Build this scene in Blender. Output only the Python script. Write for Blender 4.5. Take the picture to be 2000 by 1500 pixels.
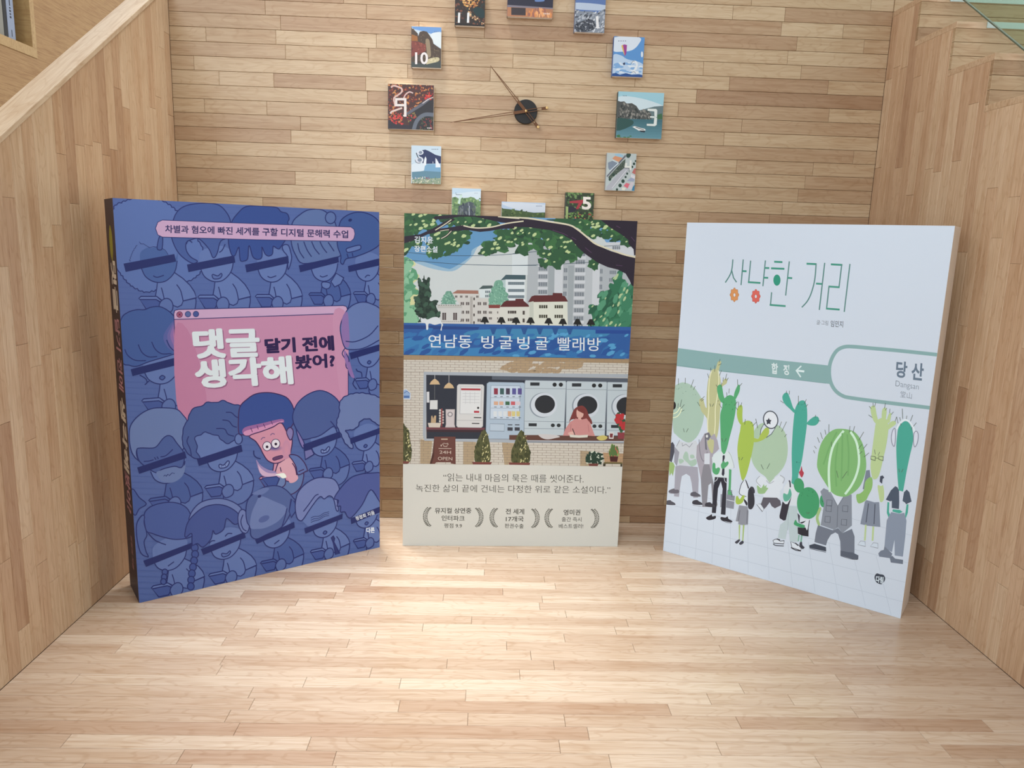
import bpy, bmesh, math, random
from mathutils import Vector, Matrix
D = bpy.data; C = bpy.context.scene.collection
for o in list(D.objects): D.objects.remove(o, do_unlink=True)
SC = bpy.context.scene
# ---------------------------------------------------------------- camera, world, lights, exposure
CAM = (1.44454145, -3.56994771, 1.37521485); FPX = 1467.3964
FW = Vector((0.0304246, 0.98188613, -0.18701327)); UP = Vector((-0.02640294, 0.18782408, 0.98184775)); RT = Vector((0.99918828, -0.02493462, 0.03163915))
cd = D.cameras.new('camera'); cam = D.objects.new('camera', cd); C.objects.link(cam)
cd.sensor_width = 36; cd.lens = FPX / 2000 * 36; cd.clip_start = .05
m = Matrix.Identity(4)
for i in range(3):
    m[i][0] = RT[i]; m[i][1] = UP[i]; m[i][2] = -FW[i]; m[i][3] = CAM[i]
cam.matrix_world = m; SC.camera = cam
w = D.worlds.new('world'); SC.world = w; w.use_nodes = True
w.node_tree.nodes['Background'].inputs[0].default_value = (1.0, .98, .95, 1); w.node_tree.nodes['Background'].inputs[1].default_value = .90
def area(name, loc, aim, sx, sy, power, col):
    l = D.lights.new(name, 'AREA'); l.shape = 'RECTANGLE'; l.size = sx; l.size_y = sy; l.energy = power; l.color = col
    o = D.objects.new(name, l); C.objects.link(o); o.location = loc
    o.rotation_euler = (Vector(aim) - Vector(loc)).to_track_quat('-Z', 'Y').to_euler(); return o
# the glazed front of the hall, behind and to the left of the photographer, the overhead strip of daylight along the wall, and an added floor fill
area('window_daylight', (-1.3, -7.2, 3.4), (1.9, -.3, .9), 5.4, 3.0, 165, (.86, .93, 1.0))
area('skylight_over_wall', (.8, -.13, 4.4), (.95, -.065, 0), .9, .14, 15, (1, .97, .93)).data.spread = math.radians(50)
area('floor_fill_light', (1.5, -2.0, 5.4), (1.42, -1.45, 0), .7, .5, 7, (1, .97, .92)).data.spread = math.radians(34)  # unseen lamp added to brighten the middle of the floor
SC.view_settings.view_transform = 'Standard'; SC.view_settings.look = 'None'; SC.view_settings.gamma = 1
SC.view_settings.exposure = .24; SC.view_settings.use_curve_mapping = False

# ---------------------------------------------------------------- materials
def lin(c):
    return tuple((v / 255 / 12.92 if v / 255 <= .04045 else ((v / 255 + .055) / 1.055) ** 2.4) for v in c)
def new_mat(name):
    mt = D.materials.new(name); mt.use_nodes = True; nt = mt.node_tree; return mt, nt, nt.nodes['Principled BSDF']
def plain(name, col, rough=.5, metal=0, spec=.5):
    mt, nt, b = new_mat(name); b.inputs['Base Color'].default_value = (*col, 1); b.inputs['Roughness'].default_value = rough
    b.inputs['Metallic'].default_value = metal; b.inputs['Specular IOR Level'].default_value = spec
    n = nt.nodes.new('ShaderNodeTexNoise'); n.inputs['Scale'].default_value = 60
    bp = nt.nodes.new('ShaderNodeBump'); bp.inputs['Strength'].default_value = .04; bp.inputs['Distance'].default_value = .002
    nt.links.new(n.outputs[0], bp.inputs['Height']); nt.links.new(bp.outputs[0], b.inputs['Normal']); return mt
def wood(name, tones, rough=.35, grain=.35, spec=.5, fig=1.0):
    """planed timber: grain runs along local X, every plank takes its own tone and its own cut of the figure"""
    mt, nt, b = new_mat(name); N = nt.nodes.new; L = nt.links.new
    tc = N('ShaderNodeTexCoord'); oi = N('ShaderNodeObjectInfo')
    mul = N('ShaderNodeVectorMath'); mul.operation = 'SCALE'; mul.inputs[0].default_value = (37, 91, 53); L(oi.outputs['Random'], mul.inputs['Scale'])
    add = N('ShaderNodeVectorMath'); add.operation = 'ADD'; L(tc.outputs['Object'], add.inputs[0]); L(mul.outputs[0], add.inputs[1])
    def mapped(s):
        mp = N('ShaderNodeMapping'); mp.inputs['Scale'].default_value = s; L(add.outputs[0], mp.inputs[0]); return mp
    tone = N('ShaderNodeValToRGB'); cr = tone.color_ramp; cr.interpolation = 'LINEAR'
    while len(cr.elements) < len(tones): cr.elements.new(.5)
    for e, (p, c) in zip(cr.elements, tones): e.position = p; e.color = (*lin(c), 1)
    L(oi.outputs['Random'], tone.inputs[0])
    # fine pores
    n1 = N('ShaderNodeTexNoise'); n1.inputs['Scale'].default_value = 1; n1.inputs['Detail'].default_value = 5; L(mapped((9, 260, 90)).outputs[0], n1.inputs[0])
    # cathedral figure: contour lines of a slow noise
    n2 = N('ShaderNodeTexNoise'); n2.inputs['Scale'].default_value = 1; n2.inputs['Detail'].default_value = 1.5; L(mapped((4.2, 17, 8)).outputs[0], n2.inputs[0])
    m2 = N('ShaderNodeMath'); m2.operation = 'MULTIPLY'; m2.inputs[1].default_value = 62; L(n2.outputs[0], m2.inputs[0])
    s2 = N('ShaderNodeMath'); s2.operation = 'SINE'; L(m2.outputs[0], s2.inputs[0])
    p2 = N('ShaderNodeMapRange'); p2.inputs[1].default_value = .55; p2.inputs[2].default_value = 1; L(s2.outputs[0], p2.inputs[0])
    # soft blotches
    n3 = N('ShaderNodeTexNoise'); n3.inputs['Scale'].default_value = 1; n3.inputs['Detail'].default_value = 2; L(mapped((5, 22, 9)).outputs[0], n3.inputs[0])
    r3 = N('ShaderNodeMapRange'); r3.inputs[1].default_value = .52; r3.inputs[2].default_value = .75; L(n3.outputs[0], r3.inputs[0])
    def mix(fac, a, bcol, k):
        mm = N('ShaderNodeMath'); mm.operation = 'MULTIPLY'; mm.inputs[1].default_value = k; L(fac, mm.inputs[0])
        mx = N('ShaderNodeMix'); mx.data_type = 'RGBA'; mx.blend_type = 'MULTIPLY'; L(mm.outputs[0], mx.inputs[0]); L(a, mx.inputs[6]); mx.inputs[7].default_value = (*bcol, 1); return mx.outputs[2]
    c = mix(p2.outputs[0], tone.outputs[0], (.74, .63, .52), .30 * fig)
    c = mix(r3.outputs[0], c, (.80, .68, .56), .45)
    r1 = N('ShaderNodeMapRange'); r1.inputs[1].default_value = .48; r1.inputs[2].default_value = .66; L(n1.outputs[0], r1.inputs[0])
    c = mix(r1.outputs[0], c, (.66, .54, .44), grain * 1.3)
    n4 = N('ShaderNodeTexNoise'); n4.inputs['Scale'].default_value = 1; n4.inputs['Detail'].default_value = 3; L(mapped((2.2, 85, 30)).outputs[0], n4.inputs[0])
    r4 = N('ShaderNodeMapRange'); r4.inputs[1].default_value = .47; r4.inputs[2].default_value = .66; L(n4.outputs[0], r4.inputs[0])
    c = mix(r4.outputs[0], c, (.74, .64, .54), .42)
    L(c, b.inputs['Base Color'])
    b.inputs['Roughness'].default_value = rough; b.inputs['Specular IOR Level'].default_value = spec
    bp = N('ShaderNodeBump'); bp.inputs['Strength'].default_value = .12; bp.inputs['Distance'].default_value = .001; L(n1.outputs[0], bp.inputs['Height']); L(bp.outputs[0], b.inputs['Normal'])
    return mt
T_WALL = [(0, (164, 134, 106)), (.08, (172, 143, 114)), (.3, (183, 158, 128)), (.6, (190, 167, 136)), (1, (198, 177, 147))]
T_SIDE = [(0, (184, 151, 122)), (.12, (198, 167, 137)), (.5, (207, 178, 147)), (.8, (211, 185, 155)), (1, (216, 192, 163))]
T_FLOOR = [(0, (180, 154, 132)), (.12, (188, 166, 145)), (.5, (194, 174, 154)), (.8, (200, 182, 163)), (1, (206, 190, 172))]
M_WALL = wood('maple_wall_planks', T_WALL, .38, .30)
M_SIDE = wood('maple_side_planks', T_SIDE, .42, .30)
M_FLOOR = wood('maple_floor_planks', T_FLOOR, .24, .22, .5)
M_RISER = wood('maple_riser_planks', [(0, (158, 130, 100)), (.5, (178, 154, 122)), (1, (188, 166, 134))], .42, .3)
M_TREAD = wood('maple_tread', [(0, (196, 168, 138)), (1, (208, 184, 154))], .4, .45)
M_CAP = wood('maple_rail_cap', [(0, (214, 194, 168)), (1, (214, 194, 168))], .3, .25)
M_OAK = wood('straight_grain_oak', [(0, (180, 143, 94)), (1, (180, 143, 94))], .45, .55, .4, .55)
M_OAKEDGE = wood('oak_edge', [(0, (196, 164, 112)), (1, (196, 164, 112))], .45, .3)
M_JOINT = plain('dark_joint', lin((92, 66, 44)), .9)  # dark brown backing that shows in the gaps between planks

# ---------------------------------------------------------------- mesh helpers
def link(o, parent=None):
    C.objects.link(o)
    if parent: o.parent = parent
    return o
def mesh_from(name, verts, faces, mat=None):
    me = D.meshes.new(name); me.from_pydata(verts, [], faces); me.update()
    if mat: me.materials.append(mat)
    return me
def prism_mesh(poly, t, ch=.0008, name='piece'):
    """polygon in XY (counter-clockwise) extruded to z=t with a small chamfer on its face"""
    n = len(poly); ins = []
    for i in range(n):
        p, a, b = Vector(poly[i]), Vector(poly[i - 1]), Vector(poly[(i + 1) % n])
        d1 = (p - a).normalized(); d2 = (b - p).normalized(); nrm = Vector((-d1.y - d2.y, d1.x + d2.x))
        k = max(.3, 1 + d1.dot(d2)); ins.append(p + nrm / k * ch)
    V = [(*p, 0) for p in poly] + [(*p, t - ch) for p in poly] + [(p.x, p.y, t) for p in ins]
    F = [list(range(2 * n, 3 * n)), list(range(n))[::-1]]
    for i in range(n):
        j = (i + 1) % n; F += [[i, j, n + j, n + i], [n + i, n + j, 2 * n + j, 2 * n + i]]
    return mesh_from(name, V, F)
_cache = {}
def plank_mesh(length, width, t, mat):
    k = (round(length, 3), round(width, 4), t, mat.name)
    if k not in _cache:
        h = k[0] / 2 - .0004; w2 = k[1] / 2 - .0006
        _cache[k] = prism_mesh([(-h, -w2), (h, -w2), (h, w2), (-h, w2)], t, .0010, 'plank'); _cache[k].materials.append(mat)
    return _cache[k]
def box(name, x0, x1, y0, y1, z0, z1, mat, parent=None, bev=0, origin=None):
    o3 = Vector(origin) if origin else Vector(((x0 + x1) / 2, (y0 + y1) / 2, (z0 + z1) / 2))
    bm = bmesh.new(); bmesh.ops.create_cube(bm, size=1)
    for v in bm.verts: v.co = Vector(((x0 + x1) / 2 + v.co.x * (x1 - x0), (y0 + y1) / 2 + v.co.y * (y1 - y0), (z0 + z1) / 2 + v.co.z * (z1 - z0))) - o3
    if bev: bmesh.ops.bevel(bm, geom=bm.edges[:], offset=bev, segments=2, affect='EDGES', profile=.5)
    me = D.meshes.new(name); bm.to_mesh(me); bm.free(); me.materials.append(mat)
    o = D.objects.new(name, me); o.location = o3; return link(o, parent)
def tag(o, label, cat, group=None):
    o['label'] = label; o['category'] = cat
    if group: o['group'] = group
    return o
def empty(name, loc=(0, 0, 0)):
    o = D.objects.new(name, None); o.location = loc; o.empty_display_size = .1; return link(o)

# ---------------------------------------------------------------- room shell
W = 3.207; P = .06; PT = .012
random.seed(5)
def cuts(a, b, lo=.22, hi=1.0):
    """plank ends between a and b"""
    out = [a]; x = a - random.uniform(0, .5)
    while True:
        x += random.choice([random.uniform(lo, .45), random.uniform(.4, .75), random.uniform(.6, hi)])
        if x > b - .07: break
        if x > out[-1] + .07: out.append(round(x, 3))
    return out + [b]
wall_back = box('wall_back', -.02, W + .05, PT + .001, PT + .05, 0, 3.0, M_JOINT); wall_back['kind'] = 'structure'
def rot(ax, ay, az):
    m3 = Matrix((ax, ay, az)).transposed(); return m3.to_4x4()
def put(me, name, loc, basis, parent):
    o = D.objects.new(name, me); C.objects.link(o); o.parent = parent
    o.matrix_parent_inverse = Matrix.Translation(-parent.location); mm = basis.copy(); mm.translation = Vector(loc); o.matrix_basis = mm; return o
B_BACK = rot((1, 0, 0), (0, 0, 1), (0, -1, 0)); B_FLOOR = Matrix.Identity(4)
z = 0; zs = [0, .035] + [round(.035 + P * (k + 1), 4) for k in range(47)]
for a, b in zip(zs, zs[1:]):
    if a > 2.55: cs = cuts(0, W, .7, 1.4)
    else: cs = cuts(0, W)
    for x0, x1 in zip(cs, cs[1:]):
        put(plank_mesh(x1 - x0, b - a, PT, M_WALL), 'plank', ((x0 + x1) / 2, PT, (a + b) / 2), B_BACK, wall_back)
floor = box('floor', -1.3, W + 1.45, -7.0, .05, -.06, -PT - .001, M_JOINT); floor['kind'] = 'structure'
FP = .0582; ys = [-(1.2756 - 22 * FP) + .0] 
edges = [0.0]; y = -1.2756 + 21 * FP
while y > -2.45: edges.append(y); y -= FP
for b, a in zip(edges, edges[1:]):
    cs = cuts(0, W, .25, 1.1)
    for x0, x1 in zip(cs, cs[1:]):
        put(plank_mesh(x1 - x0, b - a, PT, M_FLOOR), 'plank', ((x0 + x1) / 2, (a + b) / 2, -PT), B_FLOOR, floor)
V = []; F = []
y = edges[-1]
while y > -6.9:
    cs = cuts(-1.25 if y < -3.8 else 0, W + 1.3 if y < -3.8 else W, .4, 1.4)
    for x0, x1 in zip(cs, cs[1:]):
        k = len(V); e = .0004; V += [(x0 + e, y - FP + e, 0), (x1 - e, y - FP + e, 0), (x1 - e, y - e, 0), (x0 + e, y - e, 0), (x0 + e, y - FP + e, -PT), (x1 - e, y - FP + e, -PT), (x1 - e, y - e, -PT), (x0 + e, y - e, -PT)]
        F += [(k, k + 1, k + 2, k + 3), (k + 4, k + 5, k + 1, k), (k + 5, k + 6, k + 2, k + 1), (k + 6, k + 7, k + 3, k + 2), (k + 7, k + 4, k, k + 3)]
    y -= FP
o = D.objects.new('planks', mesh_from('planks', V, F, M_FLOOR)); o.matrix_parent_inverse = Matrix.Translation(-floor.location); link(o, floor); o['kind'] = 'stuff'

# left wall: planks upright, top follows the stair slope, sloping cap board on it
def zl(y): return 1.610 + .6416 * (y + 1.248)
V = [(-.082, 0, 0), (-.082, -3.72, 0), (-.082, -3.72, .02), (-.082, .0, zl(0)), (-PT, 0, 0), (-PT, -3.72, 0), (-PT, -3.72, .02), (-PT, .0, zl(0))]
wall_left = link(D.objects.new('wall_left', mesh_from('wall_left', V, [(0, 1, 2, 3), (7, 6, 5, 4), (0, 3, 7, 4), (3, 2, 6, 7), (2, 1, 5, 6), (1, 0, 4, 5)], M_SIDE))); wall_left['kind'] = 'structure'
B_LEFT = rot((0, 0, 1), (0, 1, 0), (-1, 0, 0)); 
# local X up, local Y along the wall, local Z out of the wall (towards +X on the left wall)
B_LEFT = rot((0, 0, 1), (0, -1, 0), (1, 0, 0)); B_RIGHT = rot((0, 0, 1), (0, 1, 0), (-1, 0, 0))
def upright(y1, y0, tops, basis, xf, parent, mat):
    """tops: list of (y, z) top outline from y1 (far) down to y0 (near)"""
    ztop = max(t[1] for t in tops); cs = cuts(0, ztop, .3, 1.2)
    zmin = min(t[1] for t in tops)
    cs = [c for c in cs[:-1] if c < zmin - .08] + [None]
    yc = (y0 + y1) / 2; sgn = 1 if basis is B_RIGHT else -1; e = .0004
    for a, b in zip(cs, cs[1:]):
        if b is not None:
            put(plank_mesh(b - a, y1 - y0, PT, mat), 'plank', (xf, yc, (a + b) / 2), basis, parent)
        else:
            pts = [(a, y0 + e), (a, y1 - e)] + [(t[1], min(max(t[0], y0 + e), y1 - e)) for t in tops]
            pts = [(p[0] - a, sgn * (p[1] - yc)) for p in pts]
            area2 = sum(pts[i - 1][0] * pts[i][1] - pts[i][0] * pts[i - 1][1] for i in range(len(pts)))
            if area2 < 0: pts = pts[::-1]
            me = prism_mesh(pts, PT, .0006, 'plank'); me.materials.append(mat)
            put(me, 'plank', (xf, yc, a), basis, parent)
y = 0.0
while y > -3.6:
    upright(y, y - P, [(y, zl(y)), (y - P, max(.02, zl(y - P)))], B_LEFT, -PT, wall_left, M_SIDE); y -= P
def slope_board(name, x0, x1, ya, yb, zf, t, mat, parent, bev=.003):
    za, zb = zf(ya), zf(yb); L = math.hypot(yb - ya, zb - za); ang = math.atan2(za - zb, ya - yb)
    bm = bmesh.new(); bmesh.ops.create_cube(bm, size=1)
    for v in bm.verts: v.co = Vector((v.co.x * L, v.co.y * (x1 - x0), v.co.z * t))
    bmesh.ops.bevel(bm, geom=bm.edges[:], offset=bev, segments=2, affect='EDGES', profile=.5)
    me = D.meshes.new(name); bm.to_mesh(me); bm.free(); me.materials.append(mat)
    dx = Vector((0, math.cos(ang), math.sin(ang))); dz = Vector((0, -math.sin(ang), math.cos(ang))); dy = dz.cross(dx)
    o = D.objects.new(name, me); C.objects.link(o); o.parent = parent
    mm = rot(dx, dy, dz); mm.translation = Vector(((x0 + x1) / 2, (ya + yb) / 2, (za + zb) / 2)) + dz * t / 2
    if parent: o.matrix_parent_inverse = Matrix.Translation(-parent.location)
    o.matrix_basis = mm; return o
slope_board('wall_cap', -.088, .005, .1, -3.7, zl, .017, M_CAP, wall_left, .002)

# right wall and the staircase behind it
FR = [-.0065, -.235, -.512, -.777, -1.045, -1.315, -1.585, -1.855, -2.125, -2.395, -2.665, -2.935, -3.205, -3.475]
TZ = [2.61 - .175 * i for i in range(len(FR))]
TT = .024
def zr(y):            # top of the wall planks under the treads
    for f, t in zip(FR[::-1], TZ[::-1]):
        if y < f: return None
    return None
def top_at(y):
    r = None
    for f, t in zip(FR, TZ):
        if y >= f + .0185: r = t; break
    return (r if r else .02) - TT
wall_right = box('wall_right', W + PT, W + .05, -3.72, 0, 0, .1, M_JOINT); wall_right['kind'] = 'structure'
# backing follows the stepped outline
V = []; F = []
pl = [(0, 0), (-3.72, 0), (-3.72, .05)]
for f, t in list(zip(FR, TZ))[::-1]:
    if f > 0: continue
    t0 = pl[-1][1]; pl += [(f + .019, t0), (f + .019, t - TT - .001)]
pl += [(0, TZ[1] - TT)]
n = len(pl)
V = [(W + PT + .001, p[0], p[1]) for p in pl] + [(W + .05, p[0], p[1]) for p in pl]
F = [list(range(n)), list(range(n, 2 * n))[::-1]] + [[i, (i + 1) % n, n + (i + 1) % n, n + i][::-1] for i in range(n)]
wall_right.data = mesh_from('wall_right', V, F, M_JOINT); wall_right.location = (0, 0, 0)
y = 0.0
while y > -3.6:
    y0 = y - P; brk = [f + .0185 for f in FR if y0 + .002 < f + .0185 < y - .002]
    if brk:
        f = brk[0]; tops = [(y, top_at(y - .001)), (f, top_at(y - .001)), (f, top_at(y0 + .001)), (y0, top_at(y0 + .001))]
    else: tops = [(y, top_at((y + y0) / 2)), (y0, top_at((y + y0) / 2))]
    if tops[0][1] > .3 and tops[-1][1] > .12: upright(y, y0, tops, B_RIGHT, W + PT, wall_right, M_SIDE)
    y -= P
SX = W + 1.35
stair = empty('staircase', (W + .7, -1.7, 0)); tag(stair, 'wooden staircase rising behind the stepped right wall towards the back wall', 'stairs'); stair['kind'] = 'structure'
PIN = Matrix.Translation(-stair.location)
M_STRIP = plain('pale_grip_strip', lin((196, 214, 214)), .35)
for i, (f, t) in enumerate(zip(FR, TZ)):
    back = FR[i - 1] + .0175 if i else .010
    tr = box('tread', W + .0005, SX, f, back + .001, t - TT, t, M_TREAD, None, .002); tr.parent = stair; tr.matrix_parent_inverse = PIN
    st = box('grip_strip', W + .118, SX - .1, f - .0035, f + .03, t - TT + .003, t + .002, M_STRIP, None, .001); st.parent = tr; st.matrix_parent_inverse = Matrix.Translation(-tr.location); 
    lo = TZ[i + 1] if i + 1 < len(TZ) else 0
    hh = (t - TT - lo) / 3
    for k in range(3):
        a = lo + k * hh
        me = plank_mesh(SX - W - .0005, hh, .018, M_RISER)
        q = D.objects.new('riser_plank', me); C.objects.link(q); q.parent = stair; q.matrix_parent_inverse = PIN
        mm = B_BACK.copy(); mm.translation = Vector(((W + .0005 + SX) / 2, f + .019, a + hh / 2)); q.matrix_basis = mm
# glass balustrade standing on the stair
mt, nt, b = new_mat('green_glass'); b.inputs['Base Color'].default_value = (.70, .86, .76, 1); b.inputs['Transmission Weight'].default_value = 1; b.inputs['Roughness'].default_value = .02; b.inputs['IOR'].default_value = 1.2
M_GLASS = mt
mt, nt, b = new_mat('glass_cut_edge'); b.inputs['Base Color'].default_value = (.09, .12, .08, 1); b.inputs['Roughness'].default_value = .2
M_GEDGE = mt
gl = empty('glass_balustrade', (W + .063, -.7, 2.18)); tag(gl, 'green tinted glass balustrade panel sloping above the right stair treads', 'glass panel')
def zg(y): return 2.36 + .689 * (y + .44)
gx0, gx1 = W + .057, W + .069
V = []
for x in (gx0, gx1):
    for (yy, dz) in ((.25, 0), (-2.3, 0), (-2.3, .85), (.25, .85)): V.append((x, yy, zg(yy) + dz))
F = [(0, 1, 2, 3), (7, 6, 5, 4), (0, 4, 5, 1), (1, 5, 6, 2), (2, 6, 7, 3), (3, 7, 4, 0)]
o = D.objects.new('pane', mesh_from('pane', V, F, M_GLASS)); link(o, gl); o.matrix_parent_inverse = Matrix.Translation(-gl.location)
o = slope_board('cut_edge', gx0 - .0005, gx1 + .0005, .25, -2.3, lambda y: zg(y) - .006, .005, M_GEDGE, gl, .0008); o['label'] = 'dark green cut edge of the glass'
# outer wall of the left stair with its book niche
OX = -1.2
NY0, NY1, NZ0, NZ1 = -.35, 1.045, 2.368, 2.95
wl = empty('wall_far_left', (OX, 1.0, 0)); wl['kind'] = 'structure'
def wbox(name, y0, y1, z0, z1, x0=OX - .25, x1=OX, mat=M_OAK, bev=0):
    me_o = box(name, x0, x1, y0, y1, z0, z1, mat, None, bev)
    me_o.parent = wl; me_o.matrix_parent_inverse = Matrix.Translation(-wl.location)
    return me_o
def oak_panel(y0, y1, z0, z1):
    bm = bmesh.new(); bmesh.ops.create_cube(bm, size=1)
    for v in bm.verts: v.co = Vector((v.co.x * (y1 - y0), v.co.y * (z1 - z0), v.co.z * .25))
    me = D.meshes.new('oak_panel'); bm.to_mesh(me); bm.free(); me.materials.append(M_OAK)
    o = D.objects.new('oak_panel', me); C.objects.link(o); o.parent = wl; o.matrix_parent_inverse = Matrix.Translation(-wl.location)
    mm = rot((0, 1, 0), (0, 0, 1), (1, 0, 0)); mm.translation = Vector((OX - .125, (y0 + y1) / 2, (z0 + z1) / 2)); o.matrix_basis = mm
oak_panel(-3.2, 3.2, 0, 2.315); oak_panel(1.087, 3.2, 2.3155, 3.6); oak_panel(-3.2, -.392, 2.3155, 3.6); oak_panel(-.3915, 1.0865, 2.992, 3.6)
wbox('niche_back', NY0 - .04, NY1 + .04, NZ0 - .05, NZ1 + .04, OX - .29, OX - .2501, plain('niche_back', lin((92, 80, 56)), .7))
FX = OX + .006
wbox('niche_frame', NY0 - .04, NY1 + .04, NZ0 - .052, NZ0, OX - .25, FX, M_OAKEDGE, .001)
wbox('niche_frame', NY1, NY1 + .04, NZ0 + .0005, NZ1, OX - .25, FX, M_OAKEDGE, .001)
wbox('niche_frame', NY0 - .04, NY0, NZ0 + .0005, NZ1, OX - .25, FX, M_OAKEDGE, .001)
wbox('niche_frame', NY0 - .04, NY1 + .04, NZ1 + .0005, NZ1 + .04, OX - .25, FX, M_OAKEDGE, .001)
M_PAGE = plain('paper_pages', lin((214, 206, 188)), .8)
def shelf_book(y0, y1, h, depth, col, label, marks=()):
    r = empty('book', (OX - .02 - depth / 2, (y0 + y1) / 2, NZ0 + .0005)); tag(r, label, 'book')
    mcol = plain('book_cloth', col, .5); a = Matrix.Translation(-r.location)
    x1 = OX - .02; x0 = x1 - depth; zz = NZ0 + .0005
    def pb(n, *v, mat=mcol, bev=0):
        q = box(n, *v, mat, None, bev); q.parent = r; q.matrix_parent_inverse = a; return q
    pb('spine', x1 - .003, x1, y0, y1, zz, zz + h, bev=.001)
    pb('cover_board', x0, x1 - .0031, y0, y0 + .002, zz, zz + h); pb('cover_board', x0, x1 - .0031, y1 - .002, y1, zz, zz + h)
    pb('page_block', x0 + .004, x1 - .0032, y0 + .0021, y1 - .0021, zz + .003, zz + h - .004, mat=M_PAGE)
    for (mz, mh, mw) in marks: pb('spine_print', x1, x1 + .0004, (y0 + y1) / 2 - mw / 2, (y0 + y1) / 2 + mw / 2, zz + mz, zz + mz + mh, mat=M_INK)
    return r
M_INK = plain('dark_ink', lin((40, 44, 60)), .5)
shelf_book(.690, .768, .30, .19, lin((128, 134, 132)), 'thick grey book in the oak niche, leftmost of the three in view')
shelf_book(.772, .836, .30, .19, lin((146, 146, 138)), 'wide pale grey book in the oak niche beside the black one')
shelf_book(.839, .870, .285, .18, lin((18, 20, 26)), 'thin black book in the oak niche between grey and pale blue books')
shelf_book(.873, .935, .30, .19, lin((150, 164, 190)), 'pale blue book in the oak niche with dark marks on its spine', [(.02 + .012 * 0, .035, .006), (.115, .010, .014), (.132, .008, .012), (.147, .010, .014), (.163, .008, .012), (.178, .030, .008), (.215, .03, .010)])

# ---------------------------------------------------------------- printed artwork: flat shapes laid out on a sheet
def proj(p):
    d = Vector(p) - Vector(CAM); z = d.dot(FW); return (1000 + FPX * d.dot(RT) / z, 750 - FPX * d.dot(UP) / z)
def solve(A, b):
    n = len(b); M = [A[i][:] + [b[i]] for i in range(n)]
    for i in range(n):
        p = max(range(i, n), key=lambda r: abs(M[r][i])); M[i], M[p] = M[p], M[i]
        for r in range(n):
            if r != i:
                f = M[r][i] / M[i][i]
                for c in range(i, n + 1): M[r][c] -= f * M[i][c]
    return [M[i][n] / M[i][i] for i in range(n)]
def homography(src, dst):
    A = []; b = []
    for (x, y), (u, v) in zip(src, dst):
        A.append([x, y, 1, 0, 0, 0, -u * x, -u * y]); b.append(u); A.append([0, 0, 0, x, y, 1, -v * x, -v * y]); b.append(v)
    h = solve(A, b); return lambda x, y: ((h[0] * x + h[1] * y + h[2]) / (h[6] * x + h[7] * y + 1), (h[3] * x + h[4] * y + h[5]) / (h[6] * x + h[7] * y + 1))
M_PRINT = {}
def print_mat(rough, spec):
    k = (rough, spec)
    if k not in M_PRINT:
        mt, nt, b = new_mat('printed_sheet'); a = nt.nodes.new('ShaderNodeAttribute'); a.attribute_name = 'ink'
        nt.links.new(a.outputs['Color'], b.inputs['Base Color']); b.inputs['Roughness'].default_value = rough; b.inputs['Specular IOR Level'].default_value = spec
        M_PRINT[k] = mt
    return M_PRINT[k]
def catmull(pts, closed=True, n=4):
    out = []; N = len(pts)
    for i in range(N if closed else N - 1):
        g = (lambda k: pts[k % N]) if closed else (lambda k: pts[max(0, min(N - 1, k))])
        p0, p1, p2, p3 = g(i - 1), g(i), g(i + 1), g(i + 2)
        for s in range(n):
            t = s / n
            out.append(tuple(.5 * (2 * p1[c] + (p2[c] - p0[c]) * t + (2 * p0[c] - 5 * p1[c] + 4 * p2[c] - p3[c]) * t * t + (3 * p1[c] - p0[c] - 3 * p2[c] + p3[c]) * t ** 3) for c in (0, 1)))
    if not closed: out.append(tuple(pts[-1]))
    return out
def clip(poly, w, h):
    for ax, lim, sg in ((0, 0, 1), (0, w, -1), (1, 0, 1), (1, h, -1)):
        if not poly: return poly
        out = []
        for i in range(len(poly)):
            a, b = poly[i - 1], poly[i]; ia = sg * (a[ax] - lim) >= 0; ib = sg * (b[ax] - lim) >= 0
            if ia != ib:
                t = (lim - a[ax]) / (b[ax] - a[ax]); q = [a[0] + (b[0] - a[0]) * t, a[1] + (b[1] - a[1]) * t]; q[ax] = lim; out.append(tuple(q))
            if ib: out.append(b)
        poly = out
    return poly
_glyph = {}
def glyphs(s, off):
    if (s, off) not in _glyph:
        c = D.curves.new('lettering', 'FONT'); c.body = s; c.offset = off; c.resolution_u = 3
        o = D.objects.new('lettering', c); C.objects.link(o); bpy.context.view_layer.update()
        me = D.meshes.new_from_object(o.evaluated_get(bpy.context.evaluated_depsgraph_get()))
        v = [(q.co.x, q.co.y) for q in me.vertices]; f = [tuple(p.vertices) for p in me.polygons]
        xs = [q[0] for q in v]; ys = [q[1] for q in v]; x0, x1, y0, y1 = min(xs), max(xs), min(ys), max(ys)
        _glyph[s, off] = ([((x - x0) / (x1 - x0), (y1 - y) / (y1 - y0)) for x, y in v], f)
        D.objects.remove(o); D.meshes.remove(me); D.curves.remove(c)
    return _glyph[s, off]
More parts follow.
